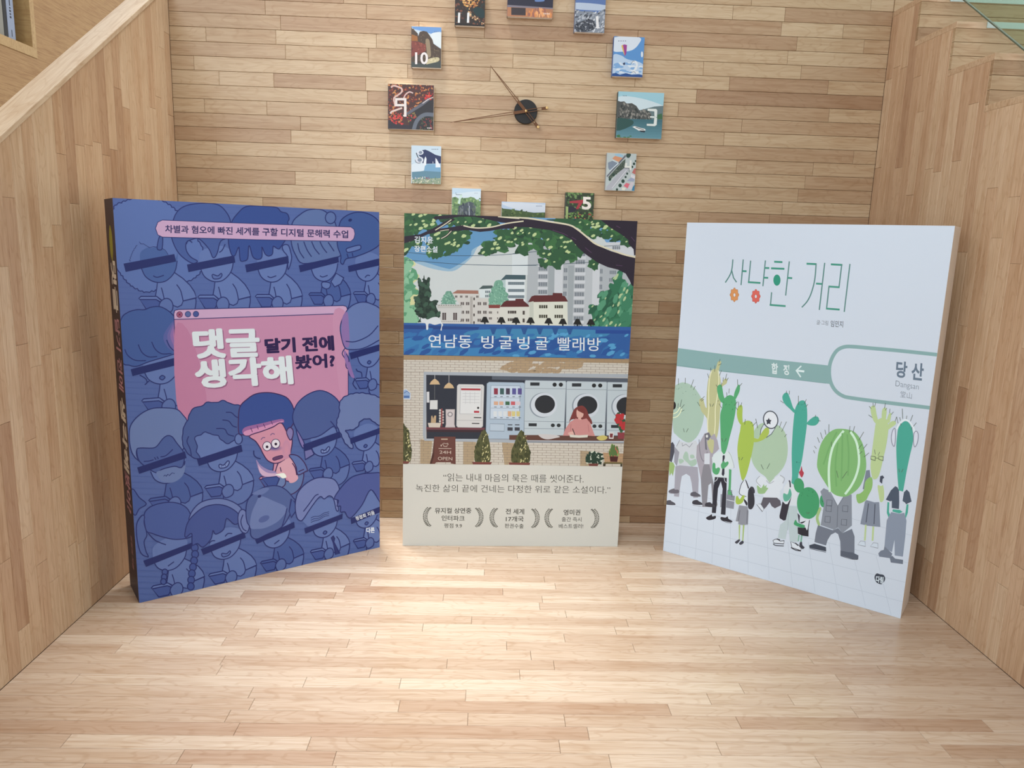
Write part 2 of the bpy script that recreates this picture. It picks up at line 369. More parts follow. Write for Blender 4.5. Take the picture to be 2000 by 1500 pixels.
class Sheet:
    STEP = 2e-5; pen = 1.3
    def __init__(s, quad, w, h, gain=(1, 1, 1)):      # quad: TL, TR, BR, BL of the sheet in drawing units
        s.w, s.h, s.gain = w, h, gain; s.H = homography(quad, [(0, h), (w, h), (w, 0), (0, 0)]); s.Hi = homography([(0, h), (w, h), (w, 0), (0, 0)], quad)
        s.V = []; s.F = []; s.K = []; s.boxes = []; s.z = (0, 0, 1); s.top = 0; s.mark = []
    def zone(s, x, y, k): s.z = (x, y, k)
    def m(s, p): return (s.z[0] + p[0] / s.z[2], s.z[1] + p[1] / s.z[2])
    def level(s, b):
        l = 0
        for c in s.boxes:
            if c[4] >= l and c[0] < b[2] and c[2] > b[0] and c[1] < b[3] and c[3] > b[1]: l = c[4] + 1
        s.boxes.append((*b, l)); s.top = max(s.top, l); return l
    def col(s, c):
        return (*[min(1, v * g) for v, g in zip(lin(c), s.gain)], 1)
    def add(s, polys, cols, dz=0):                     # polys already on the sheet (metres)
        polys = [(clip(p, s.w, s.h), c) for p, c in zip(polys, cols)]; polys = [(p, c) for p, c in polys if len(p) > 2]
        if not polys: return
        xs = [q[0] for p, _ in polys for q in p]; yy = [q[1] for p, _ in polys for q in p]
        z = (s.level((min(xs), min(yy), max(xs), max(yy))) + 1) * s.STEP
        for p, c in polys:
            z += dz
            k = len(s.V); s.V += [(x, y, z) for x, y in p]
            a = sum(p[i - 1][0] * p[i][1] - p[i][0] * p[i - 1][1] for i in range(len(p)))
            idx = list(range(k, k + len(p))); s.F.append(idx if a > 0 else idx[::-1]); s.K.append(c)
    def poly(s, c, pts, smooth=0, line=None, lw=None, n=4):
        lw = lw or s.pen
        P = [s.m(p) for p in pts]
        if smooth: P = catmull(P, True, n)
        if c is not None: s.add([[s.H(*p) for p in P]], [s.col(c)])
        if line is not None: s._stroke(P + [P[0]], line, lw)
    def line(s, c, pts, lw=None, smooth=1, n=4):
        lw = lw or s.pen
        P = [s.m(p) for p in pts]
        if smooth and len(P) > 2: P = catmull(P, False, n)
        s._stroke(P, c, lw)
    def _stroke(s, P, c, lw):
        L = []
        for i, p in enumerate(P):
            a = P[max(0, i - 1)]; b = P[min(len(P) - 1, i + 1)]
            if len(P) > 2 and P[0] == P[-1] and i in (0, len(P) - 1): a, b = P[-2], P[1]
            dx, dy = b[0] - a[0], b[1] - a[1]; q = math.hypot(dx, dy) or 1
            h = lw / 2
            if 0 < i < len(P) - 1:
                d1 = Vector((p[0] - a[0], p[1] - a[1])); d2 = Vector((b[0] - p[0], b[1] - p[1]))
                if d1.length > 1e-9 and d2.length > 1e-9: h /= max(.6, math.sqrt(max(0, (1 + d1.normalized().dot(d2.normalized())) / 2)))
            L.append(((p[0] - dy / q * h, p[1] + dx / q * h), (p[0] + dy / q * h, p[1] - dx / q * h)))
        polys = [[s.H(*L[i][0]), s.H(*L[i][1]), s.H(*L[i + 1][1]), s.H(*L[i + 1][0])] for i in range(len(L) - 1)]
        s.add(polys, [s.col(c)] * len(polys))
    def oval(s, c, x, y, rx, ry, a=0, line=None, lw=None, n=16):
        ca, sa = math.cos(math.radians(a)), math.sin(math.radians(a))
        s.poly(c, [(x + rx * math.cos(t) * ca - ry * math.sin(t) * sa, y + rx * math.cos(t) * sa + ry * math.sin(t) * ca) for t in [i * 2 * math.pi / n for i in range(n)]], 0, line, lw)
    def dots(s, cols, pts, n, r, seed, asp=1.6, ang=None):
        """n little dabs of ink scattered over the outline pts (one layer per colour)"""
        R = random.Random(seed); P = [s.m(p) for p in pts]; x0, x1 = min(p[0] for p in P), max(p[0] for p in P); y0, y1 = min(p[1] for p in P), max(p[1] for p in P)
        def inside(x, y):
            k = False
            for i in range(len(P)):
                (ax, ay), (bx, by) = P[i - 1], P[i]
                if (ay > y) != (by > y) and x < (bx - ax) * (y - ay) / (by - ay) + ax: k = not k
            return k
        for c in cols:
            polys = []
            for _ in range(n // len(cols)):
                for _t in range(20):
                    x, y = R.uniform(x0, x1), R.uniform(y0, y1)
                    if inside(x, y): break
                else: continue
                rr = r * R.uniform(.6, 1.4); a = R.uniform(0, 3.14) if ang is None else math.radians(ang) + R.uniform(-.3, .3); ca, sa = math.cos(a), math.sin(a)
                polys.append([s.H(x + rr * asp * math.cos(t) * ca - rr * math.sin(t) * sa, y + rr * asp * math.cos(t) * sa + rr * math.sin(t) * ca) for t in (0, 1.05, 2.09, 3.14, 4.19, 5.24)])
            if polys: s.add(polys, [s.col(c)] * len(polys), 1.2e-5 / len(polys))
    def text(s, t, c, tl, tr, bl, off=0.0, shadow=None, heavy=0):
        v, f = glyphs(t, off); tl, tr, bl = s.m(tl), s.m(tr), s.m(bl)
        def put_(dx, dy, cc):
            q = [s.H(tl[0] + dx + (tr[0] - tl[0]) * a + (bl[0] - tl[0]) * b, tl[1] + dy + (tr[1] - tl[1]) * a + (bl[1] - tl[1]) * b) for a, b in v]
            P0 = [[q[i] for i in fc] for fc in f]
            if heavy:      # heavier cut: the same letters pressed a few times, hair's breadths apart
                e = heavy * s.w / 1000; 
                for a, b in ((1, 0), (-1, 0), (0, .7), (0, -.7), (.7, .6), (-.7, .6), (.7, -.6), (-.7, -.6)): s.add([[(x + e * a, y + e * b) for x, y in p] for p in P0], [s.col(cc)] * len(P0))
            s.add(P0, [s.col(cc)] * len(P0))
        if shadow: put_(shadow[0], shadow[1], shadow[2])
        put_(0, 0, c)
    def grad(s, pts, nx, ny, fn):
        """bilinear patch TL,TR,BR,BL with a colour per cell"""
        P = [s.m(p) for p in pts]
        def at(u, v): return tuple((P[0][k] * (1 - u) + P[1][k] * u) * (1 - v) + (P[3][k] * (1 - u) + P[2][k] * u) * v for k in (0, 1))
        polys = []; cols = []
        for i in range(nx):
            for j in range(ny):
                polys.append([s.H(*at(i / nx, j / ny)), s.H(*at((i + 1) / nx, j / ny)), s.H(*at((i + 1) / nx, (j + 1) / ny)), s.H(*at(i / nx, (j + 1) / ny))])
                cols.append(s.col(fn((i + .5) / nx, (j + .5) / ny)))
        s.add(polys, cols)
    def glow(s, x, y, rx, ry, cin, cout, rings=7):
        x, y = s.m((x, y)); rx /= s.z[2]; ry /= s.z[2]; polys = []; cols = []
        for k in range(rings):
            a, b = k / rings, (k + 1) / rings; f = ((a + b) / 2); f = f * f * (3 - 2 * f)
            cc = s.col(tuple(p + (q - p) * f for p, q in zip(cin, cout)))
            for i in range(20):
                t, u = i * math.pi / 10, (i + 1) * math.pi / 10
                P = [(x + rx * a * math.cos(t), y + ry * a * math.sin(t)), (x + rx * b * math.cos(t), y + ry * b * math.sin(t)), (x + rx * b * math.cos(u), y + ry * b * math.sin(u)), (x + rx * a * math.cos(u), y + ry * a * math.sin(u))]
                polys.append([s.H(*p) for p in (P if k else P[1:])]); cols.append(cc)
        s.add(polys, cols)
    def take(s):
        """everything drawn since the last take, as one mesh"""
        V, F, K = s.V, s.F, s.K; s.V, s.F, s.K = [], [], []; return V, F, K
def ink_object(name, data, basis, parent, rough=.45, spec=.35):
    V, F, K = data; me = D.meshes.new(name); me.from_pydata(V, [], F)
    at = me.color_attributes.new('ink', 'FLOAT_COLOR', 'CORNER'); buf = []
    for p, c in zip(me.polygons, K): buf += list(c) * p.loop_total
    at.data.foreach_set('color', buf); me.materials.append(print_mat(rough, spec)); me.update()
    o = D.objects.new(name, me); C.objects.link(o); o.parent = parent; o.matrix_parent_inverse = Matrix.Translation(-parent.location) if parent.rotation_euler.z == 0 else parent.matrix_basis.inverted()
    o.matrix_basis = basis; return o

# ---------------------------------------------------------------- the three giant book boards
BW, BH, BT = .9881, 1.4745, .1771
def giant(x, y, a, lean, label):
    ux = Vector((math.cos(a), math.sin(a), 0)); n = Vector((math.sin(a), -math.cos(a), 0))
    up = Vector((0, 0, 1)) * math.cos(lean) - n * math.sin(lean); nn = n * math.cos(lean) + Vector((0, 0, 1)) * math.sin(lean)
    if nn.z < 0: up, nn = Vector((0, 0, 1)), n
    r = empty('giant_book', (x, y, 0)); tag(r, label, 'book display', 'giant book boards')
    B = rot(ux, up, nn); lift = .0005 + BT * max(0, nn.z); B.translation = Vector((x, y, lift))
    S = rot(-nn, up, ux); S.translation = B.translation            # left edge, seen from outside: u runs from the back to the front
    return r, B, S, nn, ux, up
def board_mesh(name, mats, t=BT):
    bm = bmesh.new(); bmesh.ops.create_cube(bm, size=1)
    for v in bm.verts: v.co = Vector(((v.co.x + .5) * BW, (v.co.y + .5) * BH, (v.co.z - .5) * t))
    bmesh.ops.bevel(bm, geom=bm.edges[:], offset=.0015, segments=2, affect='EDGES', profile=.5)
    me = D.meshes.new(name); bm.to_mesh(me); bm.free(); me.materials.append(mats); return me
def place(name, me, B, r):
    o = D.objects.new(name, me); C.objects.link(o); o.parent = r; o.matrix_parent_inverse = Matrix.Translation(-r.location); o.matrix_basis = B; return o
M_FOAM = plain('white_foam_board', lin((228, 224, 218)), .7)
M_FOAMD = plain('dark_printed_edge', lin((52, 46, 62)), .5)

# ---- left book: crowd of phone users around a pink browser window
b1, B1, S1, n1, u1, up1 = giant(.1577, -.9284, .6047, 0, 'tall blue book display with a pink browser window and a crowd holding phones')
place('board', board_mesh('board', M_FOAM), B1, b1)
G1 = (.95, 1.07, 1.14)
A = Sheet([(217.9, 386.6), (739.5, 416), (744.6, 1065.8), (272.7, 1176.9)], BW, BH, G1)
A.pen = 1.95; LN = (34, 44, 104); BAR = (28, 40, 98); SK = (97, 115, 168); SK2 = (88, 106, 160); HR = (68, 88, 146); HD = (50, 74, 138); BG = (82, 100, 156); PK = (196, 134, 164); PL = (202, 160, 190)
A.poly(BG, [(200, 370), (760, 400), (765, 1090), (255, 1200)])
for k in range(70):          # halftone screen of the background
    y = 395 + k * 11.5; A.line((76, 94, 152), [(215, y - 20), (760, y - 20 + 18)], .9, 0)
AX, AY = 310.3, 551.0; OX0, OY0 = A.H(AX, AY)
def person(cx, cy, k=1.0, shirt=SK, skin=SK2, phone=(66, 84, 144), collar=None, face=SK, mouth='smile', glowhand=None, ln=LN):
    """one seated phone user; drawn from the chin point (cx, cy)"""
    u0, v0 = A.H(cx, cy)
    def T(p):
        u, v = A.H(AX + p[0] * k, AY + p[1] * k); return A.Hi(u - OX0 + u0, v - OY0 + v0)
    A.zone(0, 0, 1); P = lambda pts: [T(p) for p in pts]
    A.poly(skin, P([(47, 34), (70, 30), (71, 48), (64, 66), (46, 78), (20, 78), (4, 62), (10, 46), (25, 40)]), 1, ln)
    A.poly(shirt, P([(-3, -6), (-5, 12), (-8, 30), (0, 42), (12, 44), (25, 40), (28, 45), (36, 48), (44, 44), (47, 36), (73, 30), (69, 18), (60, 5), (46, -8), (30, -19), (14, -12)]), 0, ln)
    A.line(ln, P([(34, 4), (42, 16), (47, 36)])); A.line(ln, P([(4, 10), (7, 20), (10, 33)]))
    A.poly(phone, P([(-38, 33), (-6, 33), (4, 40), (-3, 54), (-24, 54)]), 0, ln)
    A.poly(shirt if shirt != HD else SK, P([(-40, 31), (-36, 27), (-5, 27), (6, 36), (3, 38), (-6, 33), (-38, 33)]), 0, ln)
    A.poly(glowhand or skin, P([(0, 46), (4, 36), (13, 31), (22, 34), (27, 44), (24, 56), (8, 60)]), 1, ln)
    if face:
        A.poly(face, P([(-34, -26), (-30, -16), (-23, -8), (-12, -2), (0, 0), (13, -3), (25, -13), (32, -25), (35, -40), (33, -62), (0, -74), (-34, -62), (-38, -44)]), 1)
        A.line(ln, P([(-36, -30), (-30, -16), (-23, -8), (-12, -2), (0, 0), (13, -3), (25, -13), (32, -25), (35, -42)]))
    if mouth == 'smile': A.line(ln, P([(-12, -13), (-4, -10), (9, -14)]))
    elif mouth == 'open': A.poly(SK2, P([(-10, -12), (-8, -15), (2, -12), (9, -17), (11, -13), (6, -7), (-6, -6)]), 1, ln)
    elif mouth == 'teeth':
        A.poly((120, 136, 184), P([(-8, -14), (-5, -17), (3, -14), (12, -22), (16, -18), (10, -9), (-4, -8)]), 1, ln); A.line(ln, P([(-2, -15), (-1, -8)]), .8); A.line(ln, P([(6, -17), (8, -10)]), .8)
    elif mouth == 'zig': A.line(ln, P([(-9, -13), (-6, -17), (-3, -13), (1, -18), (4, -15), (8, -19), (11, -16)]), 1.1, 0)
    elif mouth == 'frown': A.line(ln, P([(-7, -9), (0, -15), (8, -14)]))
    elif mouth == 'o': A.poly(HR, P([(-5, -12), (0, -17), (6, -13), (1, -8)]), 1, ln)
    elif mouth == 'flat': A.line(ln, P([(-5, -10), (8, -17)]))
def bar(pts): A.poly(BAR, pts)
# row 1
A.zone(190, 380, 6.817)
def scal(pts, amp=20, per=64):
    """scalloped curly outline"""
    P = catmull(pts, True, 10); out = []; d = 0
    for i, p in enumerate(P):
        q = P[i - 1]; d += math.hypot(p[0] - q[0], p[1] - q[1]); t = (P[(i + 1) % len(P)][0] - q[0], P[(i + 1) % len(P)][1] - q[1]); L = math.hypot(*t) or 1
        k = abs(math.sin(d / per * math.pi)) * amp; out.append((p[0] + t[1] / L * k, p[1] - t[0] / L * k))
    return out
A.poly((90, 110, 166), scal([(200, 215), (330, 110), (520, 60), (700, 60), (880, 110), (1045, 230), (1180, 420), (1330, 620), (1440, 850), (1380, 1010), (1200, 1140), (1050, 1080), (900, 1210), (640, 1280), (430, 1180), (275, 990), (100, 700)]), 0, LN)
person(310.3, 551, mouth='smile', face=(70, 94, 150))
A.zone(190, 380, 6.817)
A.poly((90, 110, 166), [(380, 960), (430, 870), (470, 760), (520, 680), (550, 640), (620, 670), (700, 710), (780, 690), (870, 720), (930, 790), (1010, 900), (1060, 700), (900, 560), (600, 540), (360, 700)], 1)
A.line(LN, scal([(430, 870), (470, 760), (520, 680), (550, 630)], 10, 40)[:22], 1, 0); A.line(LN, [(550, 625), (570, 655), (610, 655), (640, 675), (690, 705), (740, 690), (800, 700), (860, 715), (900, 740), (940, 800)], 1, 0)
A.poly(HR, [(820, 560), (790, 690), (800, 730), (840, 735), (860, 700), (862, 560)], 1, LN)
bar([(340, 915), (1020, 790), (1045, 890), (370, 1025)])
person(423, 550, mouth='open')
A.zone(190, 380, 6.817)
A.poly(HR, [(985, 580), (985, 420), (1050, 240), (1180, 150), (1400, 120), (1600, 140), (1720, 250), (1770, 380), (1750, 560), (1640, 620), (1600, 760), (1565, 830), (1530, 830), (1480, 720), (1350, 590), (1250, 600), (1180, 640), (1180, 740), (1240, 830), (1330, 885), (1250, 910), (1080, 780)], 1, LN)
A.line(LN, [(1180, 660), (1210, 610), (1260, 640)]); A.line(LN, [(1700, 660), (1660, 740), (1620, 770)])
bar([(1190, 930), (1820, 810), (1835, 905), (1210, 1030)])
person(531.9, 550.9, .97, mouth='smile')
A.zone(460, 380, 6.817)
A.poly(HD, [(-100, 600), (-60, 380), (30, 250), (140, 165), (350, 160), (540, 180), (600, 235), (680, 260), (710, 330), (690, 380), (720, 500), (600, 700), (560, 725), (500, 690), (490, 790), (440, 820), (390, 790), (350, 700), (350, 830), (300, 865), (230, 830), (190, 700), (170, 700), (160, 850), (110, 885), (60, 870), (40, 700), (-10, 810), (-60, 790)], 1, LN)
A.poly(SK, [(620, 700), (650, 670), (700, 680), (730, 760), (745, 860), (700, 1000), (690, 830), (640, 760)], 1, LN)
bar([(125, 935), (700, 820), (710, 915), (145, 1035)])
person(633, 549.4, .94, shirt=HR, mouth='smile'); A.zone(460, 380, 6.817)
A.poly((92, 110, 158), [(750, 390), (860, 270), (980, 210), (1150, 215), (1290, 330), (1350, 480), (1390, 700), (1390, 820), (1200, 870), (900, 920), (800, 810), (740, 640)], 1, LN)
for a in ([(825, 650), (850, 760), (910, 850)], [(905, 630), (950, 740), (1010, 830)], [(1010, 630), (1050, 720), (1115, 800)], [(1120, 630), (1160, 710), (1215, 780)], [(1230, 640), (1270, 700), (1310, 760)]): A.line(LN, a)
A.oval((90, 108, 158), 1260, 318, 70, 78, 0, LN)
A.poly(SK, [(1160, 1165), (1150, 1220), (1200, 1255), (1250, 1240), (1260, 1180)], 1, LN); A.poly(SK, [(1340, 1050), (1440, 1110), (1400, 1190), (1320, 1230), (1270, 1160)], 0, LN)
bar([(840, 945), (1365, 825), (1375, 905), (860, 1035)])
person(716.7, 549.4, .90, mouth='frown'); A.zone(460, 380, 6.817)
A.poly((62, 86, 144), [(1375, 420), (1430, 320), (1560, 255), (1700, 250), (1840, 310), (1920, 420), (1930, 640), (1800, 750), (1600, 830), (1470, 860), (1430, 930), (1395, 900), (1400, 820), (1350, 660)], 1, LN)
A.poly(SK, [(1470, 740), (1500, 715), (1640, 680), (1665, 710), (1640, 740), (1500, 775)], 1, LN); A.oval(BAR, 1520, 350, 26, 20, -20)
A.line(LN, [(1480, 790), (1500, 850)]); A.line(LN, [(1550, 780), (1560, 830)])
bar([(1495, 955), (1950, 845), (1950, 940), (1505, 1035)])
# title pill
A.zone(0, 0, 1)
A.poly(PL, [(316, 429.9), (500, 437.6), (684.4, 444.5), (690.5, 449), (692.5, 458), (690.5, 467), (684.4, 472.6), (500, 468.6), (316, 462.9), (307, 458.5), (302.5, 446), (307, 434)], 0, LN, 1.3)
A.text('차별과 혐오에 빠진 세계를 구할 디지털 문해력 수업', (42, 40, 92), (321.3, 439.2), (679.3, 451.0), (321.3, 454.6), .022)
# row 2, left
person(316.2, 748.4, 1.02, mouth='o'); A.zone(190, 590, 6.817)
A.poly((64, 88, 146), [(310, 220), (400, 130), (520, 95), (620, 95), (720, 60), (850, 60), (1000, 160), (1060, 300), (1060, 640), (1000, 690), (700, 780), (520, 845), (420, 830), (330, 790), (260, 500)], 1, LN)
for x0, x1, c in ((880, 1060, (86, 92, 152)), (930, 1060, (108, 98, 156)), (970, 1060, (138, 104, 160)), (1005, 1060, (168, 112, 160))): A.poly(c, [(x1, 200 + (x0 - 880) * .3), (x1 + 20, 420), (x1, 640), (x0 + 60, 600), (x0, 430)], 1)
for a in ([(360, 620), (400, 700), (500, 765), (645, 770)], [(540, 555), (590, 660), (680, 720), (795, 715)], [(720, 520), (770, 620), (860, 680), (985, 675)], [(920, 495), (960, 580), (1030, 650)]): A.line(LN, a)
A.line(LN, [(560, 960), (640, 1010), (660, 1060), (630, 1090)]); A.line(LN, [(660, 1060), (690, 1040)])
bar([(440, 885), (1060, 725), (1060, 830), (465, 975)])
# browser window
A.zone(0, 0, 1)
A.poly(PK, [(339, 612), (341, 605.5), (348, 603.6), (670, 596.5), (676, 598), (678.5, 603), (681, 722), (681.5, 800), (560, 800), (420, 840), (351, 826), (344.5, 720)], 0, LN, 1.5)
A.poly(PL, [(339.8, 613), (341.5, 606), (348, 604.4), (670, 597.3), (676, 599), (677.5, 603), (677.5, 611.5), (340.3, 623)])
A.line(LN, [(339.6, 623), (677, 611.8)], 1.5, 0)
A.poly((190, 122, 154), [(341, 640), (375, 660), (405, 800), (351, 815)], 1); A.poly((199, 139, 168), [(650, 618), (678, 616), (680, 720), (668, 780)], 1)
A.zone(190, 590, 6.817)
A.oval((170, 90, 120), 1093, 160, 38, 38, 0, (90, 30, 70), 1.3); A.line((90, 30, 70), [(1078, 145), (1108, 175)], 1.6, 0); A.line((90, 30, 70), [(1078, 175), (1108, 145)], 1.6, 0)
A.oval((84, 98, 150), 1205, 155, 37, 37, 0, LN, 1.2); A.oval((66, 80, 140), 1312, 153, 37, 37, 0, LN, 1.2)
WT = (222, 224, 226); SH = (148, 92, 126)
A.zone(0, 0, 1)
A.text('댓글', WT, (377.5, 644), (502.5, 640.5), (382.5, 697.5), .004, (2.2, 2.2, SH), 6); A.text('생각해', WT, (381, 703.5), (567, 695), (386, 755.5), .004, (2.2, 2.2, SH), 6)
NV = (42, 26, 74)
A.text('달기 전에', NV, (518, 661.2), (650.7, 655.3), (520, 688.6), .008, None, 3.2); A.text('봤어?', NV, (577.4, 693.6), (652.9, 689.8), (579, 719.4), .006, None, 2.8)
# row 2, right
person(721, 716, .92, mouth='o'); A.zone(460, 590, 6.817)
A.poly((102, 118, 168), [(1470, 130), (1560, 40), (1680, 0), (1800, 20), (1940, 120), (1960, 440), (1880, 520), (1700, 610), (1540, 625), (1460, 600), (1410, 450), (1400, 300)], 1, LN)
A.poly((140, 108, 162), [(1425, 200), (1490, 130), (1510, 300), (1520, 560), (1465, 590), (1415, 440)], 1); A.line(LN, [(1470, 515), (1600, 520), (1780, 440), (1900, 310)])
A.line(LN, [(1460, 610), (1425, 680), (1470, 760), (1480, 860), (1530, 900), (1520, 960), (1590, 1010), (1570, 1080), (1620, 1150)]); A.poly((140, 106, 162), [(1450, 640), (1500, 700), (1560, 900), (1590, 1000), (1540, 980), (1500, 880), (1460, 760)], 1)
A.line(LN, [(1610, 880), (1630, 910), (1680, 930), (1690, 990)]); A.line(LN, [(1480, 680), (1510, 740), (1515, 790)])
bar([(1520, 670), (1950, 548), (1950, 632), (1540, 755)])
# row 3
person(328.6, 942, 1.0, shirt=HR, mouth='zig'); A.zone(230, 780, 7.407)
A.poly((104, 120, 166), [(165, 450), (210, 320), (330, 200), (480, 125), (640, 110), (850, 130), (950, 220), (1010, 310), (1040, 500), (960, 690), (910, 710), (850, 610), (790, 530), (720, 512), (650, 560), (570, 660), (500, 692), (330, 690), (275, 715), (270, 790), (300, 860), (400, 940), (250, 830), (180, 680)], 1, LN)
A.poly((72, 90, 146), [(275, 715), (330, 692), (500, 692), (570, 660), (650, 560), (720, 512), (790, 530), (850, 610), (960, 760), (960, 900), (920, 975), (820, 955), (640, 1000), (560, 1050), (400, 960), (300, 860)], 1, LN)
A.line(LN, [(620, 820), (700, 800), (800, 710)]); A.line(LN, [(375, 885), (450, 880), (520, 860)]); A.line(LN, [(530, 825), (555, 860)]); A.line(LN, [(570, 815), (590, 850)])
A.poly((104, 120, 166), [(560, 1050), (640, 1010), (820, 965), (920, 985), (985, 930), (950, 1080), (850, 1170), (730, 1195), (620, 1150)], 1); A.line(LN, [(665, 1100), (690, 1080), (700, 1100), (730, 1070), (750, 1090), (790, 1050), (830, 1060)], 1.1, 0)
bar([(280, 975), (975, 740), (1000, 835), (310, 1065)])
person(435.2, 919, .98, mouth='teeth'); A.zone(230, 780, 7.407)
A.poly(SK, [(1090, 480), (1250, 400), (1700, 480), (1810, 640), (1150, 850)]); A.poly((70, 88, 142), scal([(1020, 290), (1050, 190), (1120, 110), (1210, 95), (1300, 35), (1430, 40), (1530, 10), (1650, 60), (1780, 90), (1860, 220), (1850, 420), (1700, 560), (1600, 620), (1500, 560), (1460, 510), (1340, 480), (1270, 450), (1215, 490), (1150, 510), (1110, 560), (1150, 650), (1140, 740), (1190, 840), (1060, 800), (950, 640), (960, 400)], 8, 120), 0, LN)
A.oval(SK, 1755, 560, 55, 75, 0, LN)
for a in ([(1570, 175), (1650, 180), (1720, 240), (1800, 260)], [(1520, 285), (1610, 300), (1670, 370), (1730, 390)], [(1430, 410), (1550, 415), (1600, 490), (1690, 520)], [(1030, 520), (1005, 600), (1050, 700), (1070, 800)]): A.line(LN, a)
bar([(1150, 850), (1795, 640), (1815, 740), (1180, 950)])
# the startled boy lit pink by his phone
person(539.4, 902.9, .97, shirt=(206, 142, 164), face=None, mouth='none', glowhand=(104, 122, 168), skin=(92, 112, 160), ln=(60, 34, 84)); A.zone(480, 780, 7.407)
LP = (60, 34, 84)
A.poly((150, 130, 176), [(160, 860), (250, 1090), (540, 1110), (520, 1030), (360, 1010), (230, 940)], 1); A.poly((206, 170, 196), [(190, 930), (255, 1085), (540, 1108), (510, 1060), (340, 1050), (240, 990)], 1)
A.poly((52, 74, 138), [(-90, 480), (-100, 300), (-80, 100), (20, -10), (150, -90), (330, -110), (500, -80), (620, -20), (700, 120), (710, 300), (640, 420), (600, 460), (520, 325), (400, 385), (250, 440), (60, 510), (-20, 500)], 1, LP)
A.poly((150, 98, 150), [(-40, 470), (0, 390), (250, 330), (530, 270), (560, 330), (520, 325), (250, 440), (40, 505)], 1); A.poly((206, 140, 176), [(-20, 490), (10, 440), (250, 380), (525, 300), (520, 325), (250, 440), (50, 508)], 1)
for a in ([(80, 400), (105, 460)], [(170, 365), (190, 420)], [(262, 340), (292, 398)], [(372, 295), (398, 350)]): A.line(LP, a, 1.2)
A.poly((206, 140, 160), [(60, 515), (250, 445), (400, 388), (522, 328), (610, 470), (680, 560), (670, 700), (640, 790), (560, 870), (440, 910), (330, 870), (260, 770), (220, 690), (150, 590)], 1, LP)
A.poly((130, 118, 168), [(600, 470), (620, 410), (660, 395), (695, 440), (690, 520), (665, 570), (640, 560)], 1, LP)
A.glow(420, 690, 150, 55, (92, 84, 140), (206, 140, 160)); A.glow(600, 720, 60, 150, (206, 140, 160), (196, 136, 162))
for x, y, r in ((318, 663, 62), (443, 626, 62)): A.oval((226, 214, 222), x, y, r, r + 4, 0, LP, 1.3)
A.oval((40, 20, 50), 318, 672, 20, 20); A.oval((40, 20, 50), 445, 632, 20, 20)
A.poly((98, 58, 100), [(400, 850), (410, 830), (460, 810), (530, 795), (548, 815), (530, 835), (470, 855), (420, 868)], 1, LP, 1.3)
A.line((110, 84, 130), [(230, 570), (255, 540), (290, 540)], 1.6); A.line((110, 84, 130), [(365, 505), (395, 480), (430, 492)], 1.6)
A.poly((214, 158, 172), [(480, 930), (640, 830), (720, 860), (720, 980), (760, 1080), (770, 1130), (720, 1180), (650, 1190), (620, 1130), (560, 1100), (500, 1080), (450, 1030)], 1); A.line(LP, [(480, 905), (460, 960), (440, 1030)]); A.line(LP, [(510, 965), (525, 1030)]); A.line(LP, [(685, 905), (730, 980), (750, 1080)])
A.poly((90, 108, 162), [(640, 790), (760, 800), (860, 900), (905, 1010), (880, 1025), (770, 1075), (740, 960), (690, 870)], 1, LP); A.line(LP, [(775, 1030), (855, 995)])
A.line(LN, [(125, 725), (130, 790), (170, 830), (225, 845)]); A.poly((238, 236, 226), [(440, 1075), (500, 1090), (540, 1125), (600, 1110), (560, 1050)], 1)
A.poly((58, 78, 140), [(245, 1120), (460, 1100), (500, 1130), (455, 1240), (340, 1245)], 0, LN)
person(633.9, 888.7, .95, shirt=HR, mouth='teeth'); A.zone(480, 780, 7.407)
A.poly((72, 88, 142), [(700, 320), (690, 200), (760, 40), (900, -80), (1080, -140), (1250, -80), (1370, 50), (1400, 250), (1330, 400), (1275, 375), (1100, 500), (960, 545), (820, 560), (750, 430)], 1, LN)
A.line(LN, [(1235, 300), (1300, 380), (1330, 460)]); A.poly((128, 112, 166), [(740, 420), (830, 560), (860, 640), (840, 690), (790, 600)], 1, LN); A.poly((110, 108, 160), [(860, 730), (960, 700), (1000, 780), (875, 855)], 0, LN)
bar([(840, 640), (1365, 450), (1390, 535), (855, 735)])
person(714.9, 877.9, .90, mouth='o'); A.zone(480, 780, 7.407)
A.poly((106, 120, 166), scal([(1370, 60), (1420, -30), (1560, -90), (1750, -90), (1960, 0), (1980, 340), (1900, 330), (1790, 260), (1670, 290), (1620, 380), (1540, 420), (1450, 430), (1500, 520), (1560, 690), (1460, 620), (1400, 500), (1330, 340), (1370, 180)], 10, 90), 0, LN)
bar([(1515, 550), (1960, 394), (1960, 476), (1530, 630)])
# row 4
A.zone(230, 970, 7.144)
A.poly((66, 86, 144), [(240, 250), (300, 160), (400, 90), (300, 0), (200, -120), (160, 100)], 1, LN)
person(333.6, 1112, 1.0, shirt=SK, mouth='flat'); A.zone(230, 970, 7.144)
A.poly((70, 88, 148), [(370, 250), (430, 150), (560, 90), (730, 65), (880, 90), (990, 170), (1050, 330), (1060, 500), (1000, 560), (820, 585), (650, 555), (480, 500), (400, 460)], 1, LN)
A.poly((78, 96, 152), [(265, 380), (330, 260), (375, 260), (370, 360), (410, 520), (370, 620), (400, 760), (430, 830), (330, 780), (275, 600)], 1, LN); A.line(LN, [(430, 500), (530, 600), (680, 660)])
bar([(360, 885), (1040, 630), (1050, 705), (400, 970)])
for x, y in ((1085, 700), (1090, 790), (1075, 880), (1060, 970), (1045, 1060), (1035, 1150), (1030, 1240)): A.oval((62, 80, 142), x, y, 48, 52, 0, LN)
for x, y in ((665, 1040), (655, 1110), (645, 1175)): A.oval((66, 84, 144), x, y, 38, 42, 0, LN)
person(442.8, 1089.7, .98, mouth='open'); A.zone(230, 970, 7.144)
